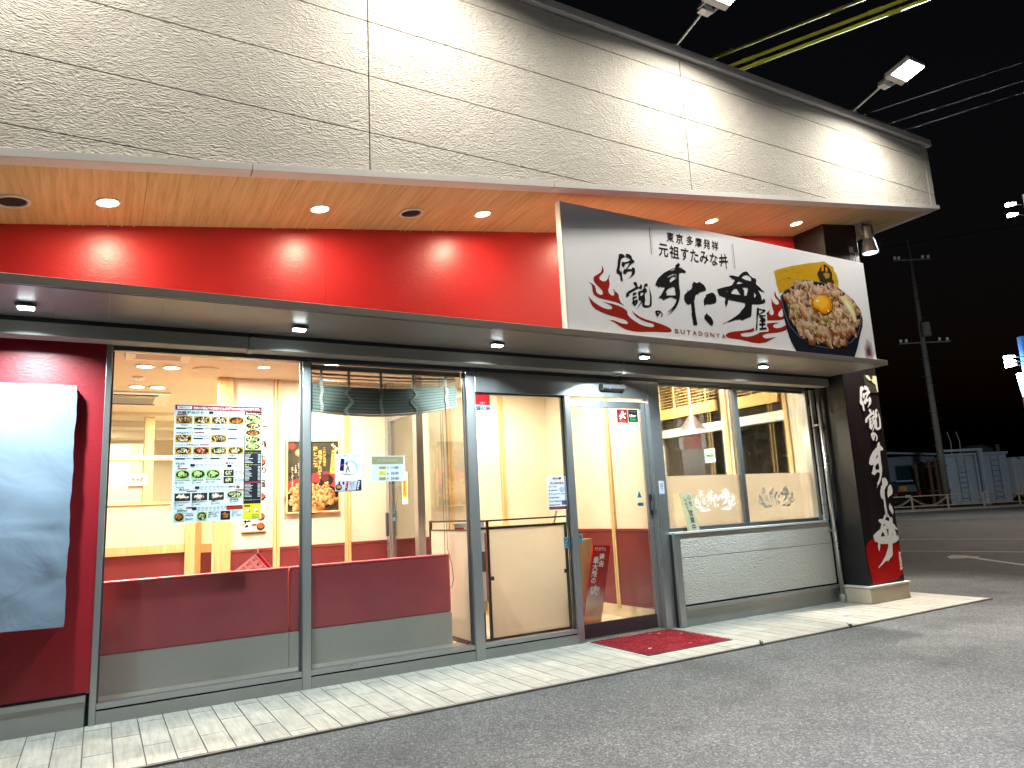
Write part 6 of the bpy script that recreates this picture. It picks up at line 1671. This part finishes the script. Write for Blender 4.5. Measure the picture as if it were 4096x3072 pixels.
for s in (-1, 1):
    MB().box(s * .74 - .09, s * .74 + .09, -.03, -.001, .80, 1.02).build('tail_lamp', MAT['tail'], cr, local=True, bevel=.01)
    for y in (.75, 3.1):
        MB().cyl((s * .70, y, .32), (s * .88, y, .32), .32, .32, 20).build('wheel', MAT['tyre'], cr, local=True); MB().cyl((s * .87, y, .32), (s * .895, y, .32), .20, .18, 16).build('rim', MAT['alu'], cr, local=True)
MB().box(-.86, .86, -.06, .1, .36, .60).build('rear_bumper', MAT['black'], cr, local=True, bevel=.03)
MB().box(-.5, .6, .2, 2.6, 1.70, 1.80).build('roof_box', MAT['roof_far'], cr, local=True, bevel=.03)

# pylon sign at the roadside
py = thing('roadside_pylon_sign', 'tall roadside pylon sign with blue top panel and lamp arms', 'pylon sign', (31.9, 7.9, 0), ANG)
MB().cyl((.9, 0, 0), (.9, 0, 13.0), .16, .14, 16).build('mast', MAT['bluewhite'], py, local=True)
MB().box(-.46, 2.6, -.12, .12, 5.55, 7.0).build('blue_panel', MAT['e_blue'], py, local=True)
MB().hexa([(-.62, -.14, 4.6), (2.6, -.14, 4.6), (2.6, .14, 4.6), (-.62, .14, 4.6)], [(-.72, -.14, 5.54), (2.6, -.14, 5.54), (2.6, .14, 5.54), (-.72, .14, 5.54)]).build('pale_panel', MAT['e_pylon_panel'], py, local=True)
MB().box(-.62, 2.6, -.15, .15, 3.9, 4.59).build('red_panel', M('dim red panel', (.16, .02, .03), .4), py, local=True)
for z in (6.12, 5.94, 5.79, 12.40, 11.95):
    x1 = -1.42 if z < 7 else -.28
    MB().cyl((.0 if z < 7 else .9, -.3, z), (x1 + .3, -.45, z), .022, .022, 8).build('lamp_arm', MAT['steel'], py, local=True)
    MB().hexa([(x1 - .06, -.55, z - .08), (x1 + .28, -.55, z - .02), (x1 + .28, -.38, z - .02), (x1 - .06, -.38, z - .08)], [(x1 - .06, -.55, z + .05), (x1 + .28, -.55, z + .04), (x1 + .28, -.38, z + .04), (x1 - .06, -.38, z + .05)]).build('lamp_head', MAT['e_pylon'], py, local=True)
area_light('pylon_lamp', (30.5, 8.2, 12.2), (-.915, -.375, -.12), 1100, (.92, .95, .98), .4, spread=34, parent=py)
area_light('pylon_lamp', (30.5, 8.2, 11.8), (-.35, -.15, -1), 1300, (1.0, .88, .72), .4, parent=py)
area_light('pylon_lamp', (31.0, 8.3, 5.6), (.75, .65, -.12), 420, (.72, .86, 1.0), .4, parent=py)
# red and white pole sign seen through the side window
ps_ = thing('street_corner_sign', 'pale square post sign with a red block, seen through the side window', 'sign', (15.85, 10.65, 0), ANG)
MB().box(-.34, .34, 0, .35, 0, 2.80).build('pale_post', M('pale grey sign post', (.45, .44, .46), .5), ps_, local=True)
MB().box(-.42, .42, -.04, .39, 2.801, 6.2).build('white_cabinet', MAT['white'], ps_, local=True)
MB().box(-.28, .28, -.05, -.041, 2.802, 6.1).build('red_block', emis('lit red sign', (.40, .015, .025), 1.0), ps_, local=True)
area_light('corner_sign_fill', (15.2, 9.2, 3.0), (.35, .9, .0), 120, (1, .95, .9), .3, parent=ps_)  # added fill light without a fixture, brightens the pale post and cabinet

# overhead cables
def cable(name, p0, p1, ext0, ext1, r, mat, label, group, sagv=.0, sleeves=0):
    p0 = Vector(p0); p1 = Vector(p1); d = p1 - p0
    a = p0 - d * ext0; b = p1 + d * ext1
    t = thing(name, label, 'cable', a, group=group)
    n = 12; pts = []
    for i in range(n + 1):
        s = i / n; q = a + (b - a) * s; q.z -= sagv * 4 * s * (1 - s); pts.append(q)
    m = MB(); m.tube(pts, r, 8); m.build('line', mat, t)
    for i in range(sleeves):
        s = (i + .4) / sleeves; q = a + (b - a) * s; q.z -= sagv * 4 * s * (1 - s); e = (b - a).normalized() * .11
        MB().cyl(q - e, q + e, r * 1.3, r * 1.3, 10).build('sleeve', MAT['cable_yellow'], t)
    return t
cable('covered_cable', (9.11, 2.48, 9), (10.24, .20, 9), 3, 6, .026, MAT['cable_yellow'], 'yellow covered overhead cable, the highest of the three beside the floodlight', 'yellow covered overhead cables', .0, 14)
cable('covered_cable', (9.59, 2.47, 9), (10.88, -.12, 9), 3, 6, .029, MAT['cable_yellow'], 'yellow covered overhead cable, the middle one of three', 'yellow covered overhead cables', .0, 14)
cable('covered_cable', (9.85, 2.47, 9), (11.20, -.27, 9), 3, 6, .031, MAT['cable_yellow'], 'yellow covered overhead cable, the lowest of three', 'yellow covered overhead cables', .0, 14)
cable('overhead_wire', (13.5, 2.38, 9), (14.62, -.14, 9), 3, 5, .009, MAT['cable_dark'], 'thin dark overhead wire, the upper one near the end floodlight', 'thin dark overhead wires')
cable('overhead_wire', (14.34, 2.40, 9), (15.32, .18, 9), 3, 5, .009, MAT['cable_dark'], 'thin dark overhead wire, between two others past the end floodlight', 'thin dark overhead wires')
cable('overhead_wire', (14.97, 2.37, 9), (15.79, .40, 9), 3, 5, .009, MAT['cable_dark'], 'thin dark overhead wire, the lower one over the wall corner', 'thin dark overhead wires')
cable('overhead_wire', (21.39, 7.6, 9), (24.05, 4.2, 9), 3, 3, .011, MAT['cable_dark'], 'thin lone wire crossing behind the utility pole top', 'thin dark overhead wires')
# weeds at the kerb joint
for i, (x, y) in enumerate(((6.21, -1.118), (4.99, -1.125))):
    t = thing('kerb_weed', ('tiny green weed at the terrace edge opposite the low stucco wall', 'tiny dry weed at the terrace edge just past the door mat')[i], 'weed', (x, y, -.01))
    r9 = random.Random(i)
    for k in range(14):
        a = r9.uniform(0, 2 * PI); L = r9.uniform(.02, .045); h2 = r9.uniform(.012, .035)
        dx, dy = math.cos(a) * L, math.sin(a) * L
        MB().add([(x - dy * .06, y + dx * .06, -.011), (x + dy * .06, y - dx * .06, -.011), (x + dx * .6 + dy * .10, y + dy * .6 - dx * .10, h2 * .8), (x + dx, y + dy, h2), (x + dx * .6 - dy * .10, y + dy * .6 + dx * .10, h2 * .8)], [(0, 1, 2, 4), (4, 2, 3)]).build('leaf', M('weed green', (.07, .09, .03), .7) if k == 0 and i == 0 else bpy.data.materials['weed green'], t)

# ------------------------------------------------------------------ small pieces go under the part they belong to
UNDER = {'joint_sleeve': ('gutter_beam',), 'lock_plate': ('pull_handle',), 'status_light': ('case',), 'window_strip': ('case',), 'frosted_film': ('pane',), 'glazing_bead': ('pane',), 'head_bead': ('pane',), 'drain_gap': ('kick_panel',),
         'grille_bar': ('intake_grille', 'opening'), 'air_slot': ('panel',), 'insulator': ('crossarm',), 'sleeve': ('line', 'shaft'), 'cooling_fin': ('housing',), 'lens': ('housing', 'trim_ring'), 'driver_cover': ('housing',),
         'print': ('sheet', 'card', 'plate', 'board', 'backing'), 'printed_lettering': ('sheet',), 'printed_bar': ('sheet',), 'colour_band': ('sheet',), 'menu_photo': ('sheet',), 'printed_art': ('sheet',), 'printed_hours': ('card',),
         'brush_character': ('panel', 'shaft'), 'flame': ('panel',), 'roman_lettering': ('panel',), 'small_lettering': ('panel',), 'gold_brush_patch': ('panel',), 'dark_portrait_blot': ('panel',), 'printed_bowl_shadow': ('panel',), 'printed_bowl': ('panel',), 'printed_meat': ('panel',), 'printed_egg_yolk': ('panel',),
         'red_patch': ('shaft',), 'gold_brush_mark': ('shaft',), 'upper_lettering': ('shaft',), 'brush_writing': ('board',), 'cut_edge': ('board',), 'step_bolt': ('shaft',), 'steel_band': ('shaft',), 'top_pin': ('shaft',), 'window_frame': ('window', 'pane'), 'rafter_end': ('roof',), 'ladder_rung': ('ladder_rail',),
         'rib': ('body', 'cargo_box'), 'number_plate': ('body',), 'tail_lamp': ('body',), 'window_sticker': ('rear_window',), 'rim': ('wheel',), 'back_piping': ('backrest',), 'gathered_tape': ('ladder_tape',), 'hoop': ('shell',), 'lid': ('shell',), 'clip_arm': ('clip',), 'marker_lamp': ('cargo_box',), 'hook': ('card',), 'sealant_bead': ('wall_sheet',)}
for root in [o for o in scene.objects if o.parent is None and o.type == 'EMPTY']:
    kids = [c for c in root.children if c.type == 'MESH']
    stem = lambda o: o.name.split('.')[0]
    for c in kids:
        for want in UNDER.get(stem(c), ()):
            host = [k for k in kids if stem(k) == want and k is not c and k.parent is root]
            if host:
                h = min(host, key=lambda k: (k.location - c.location).length)
                c.parent = h
                c.location = c.location - h.location
                break
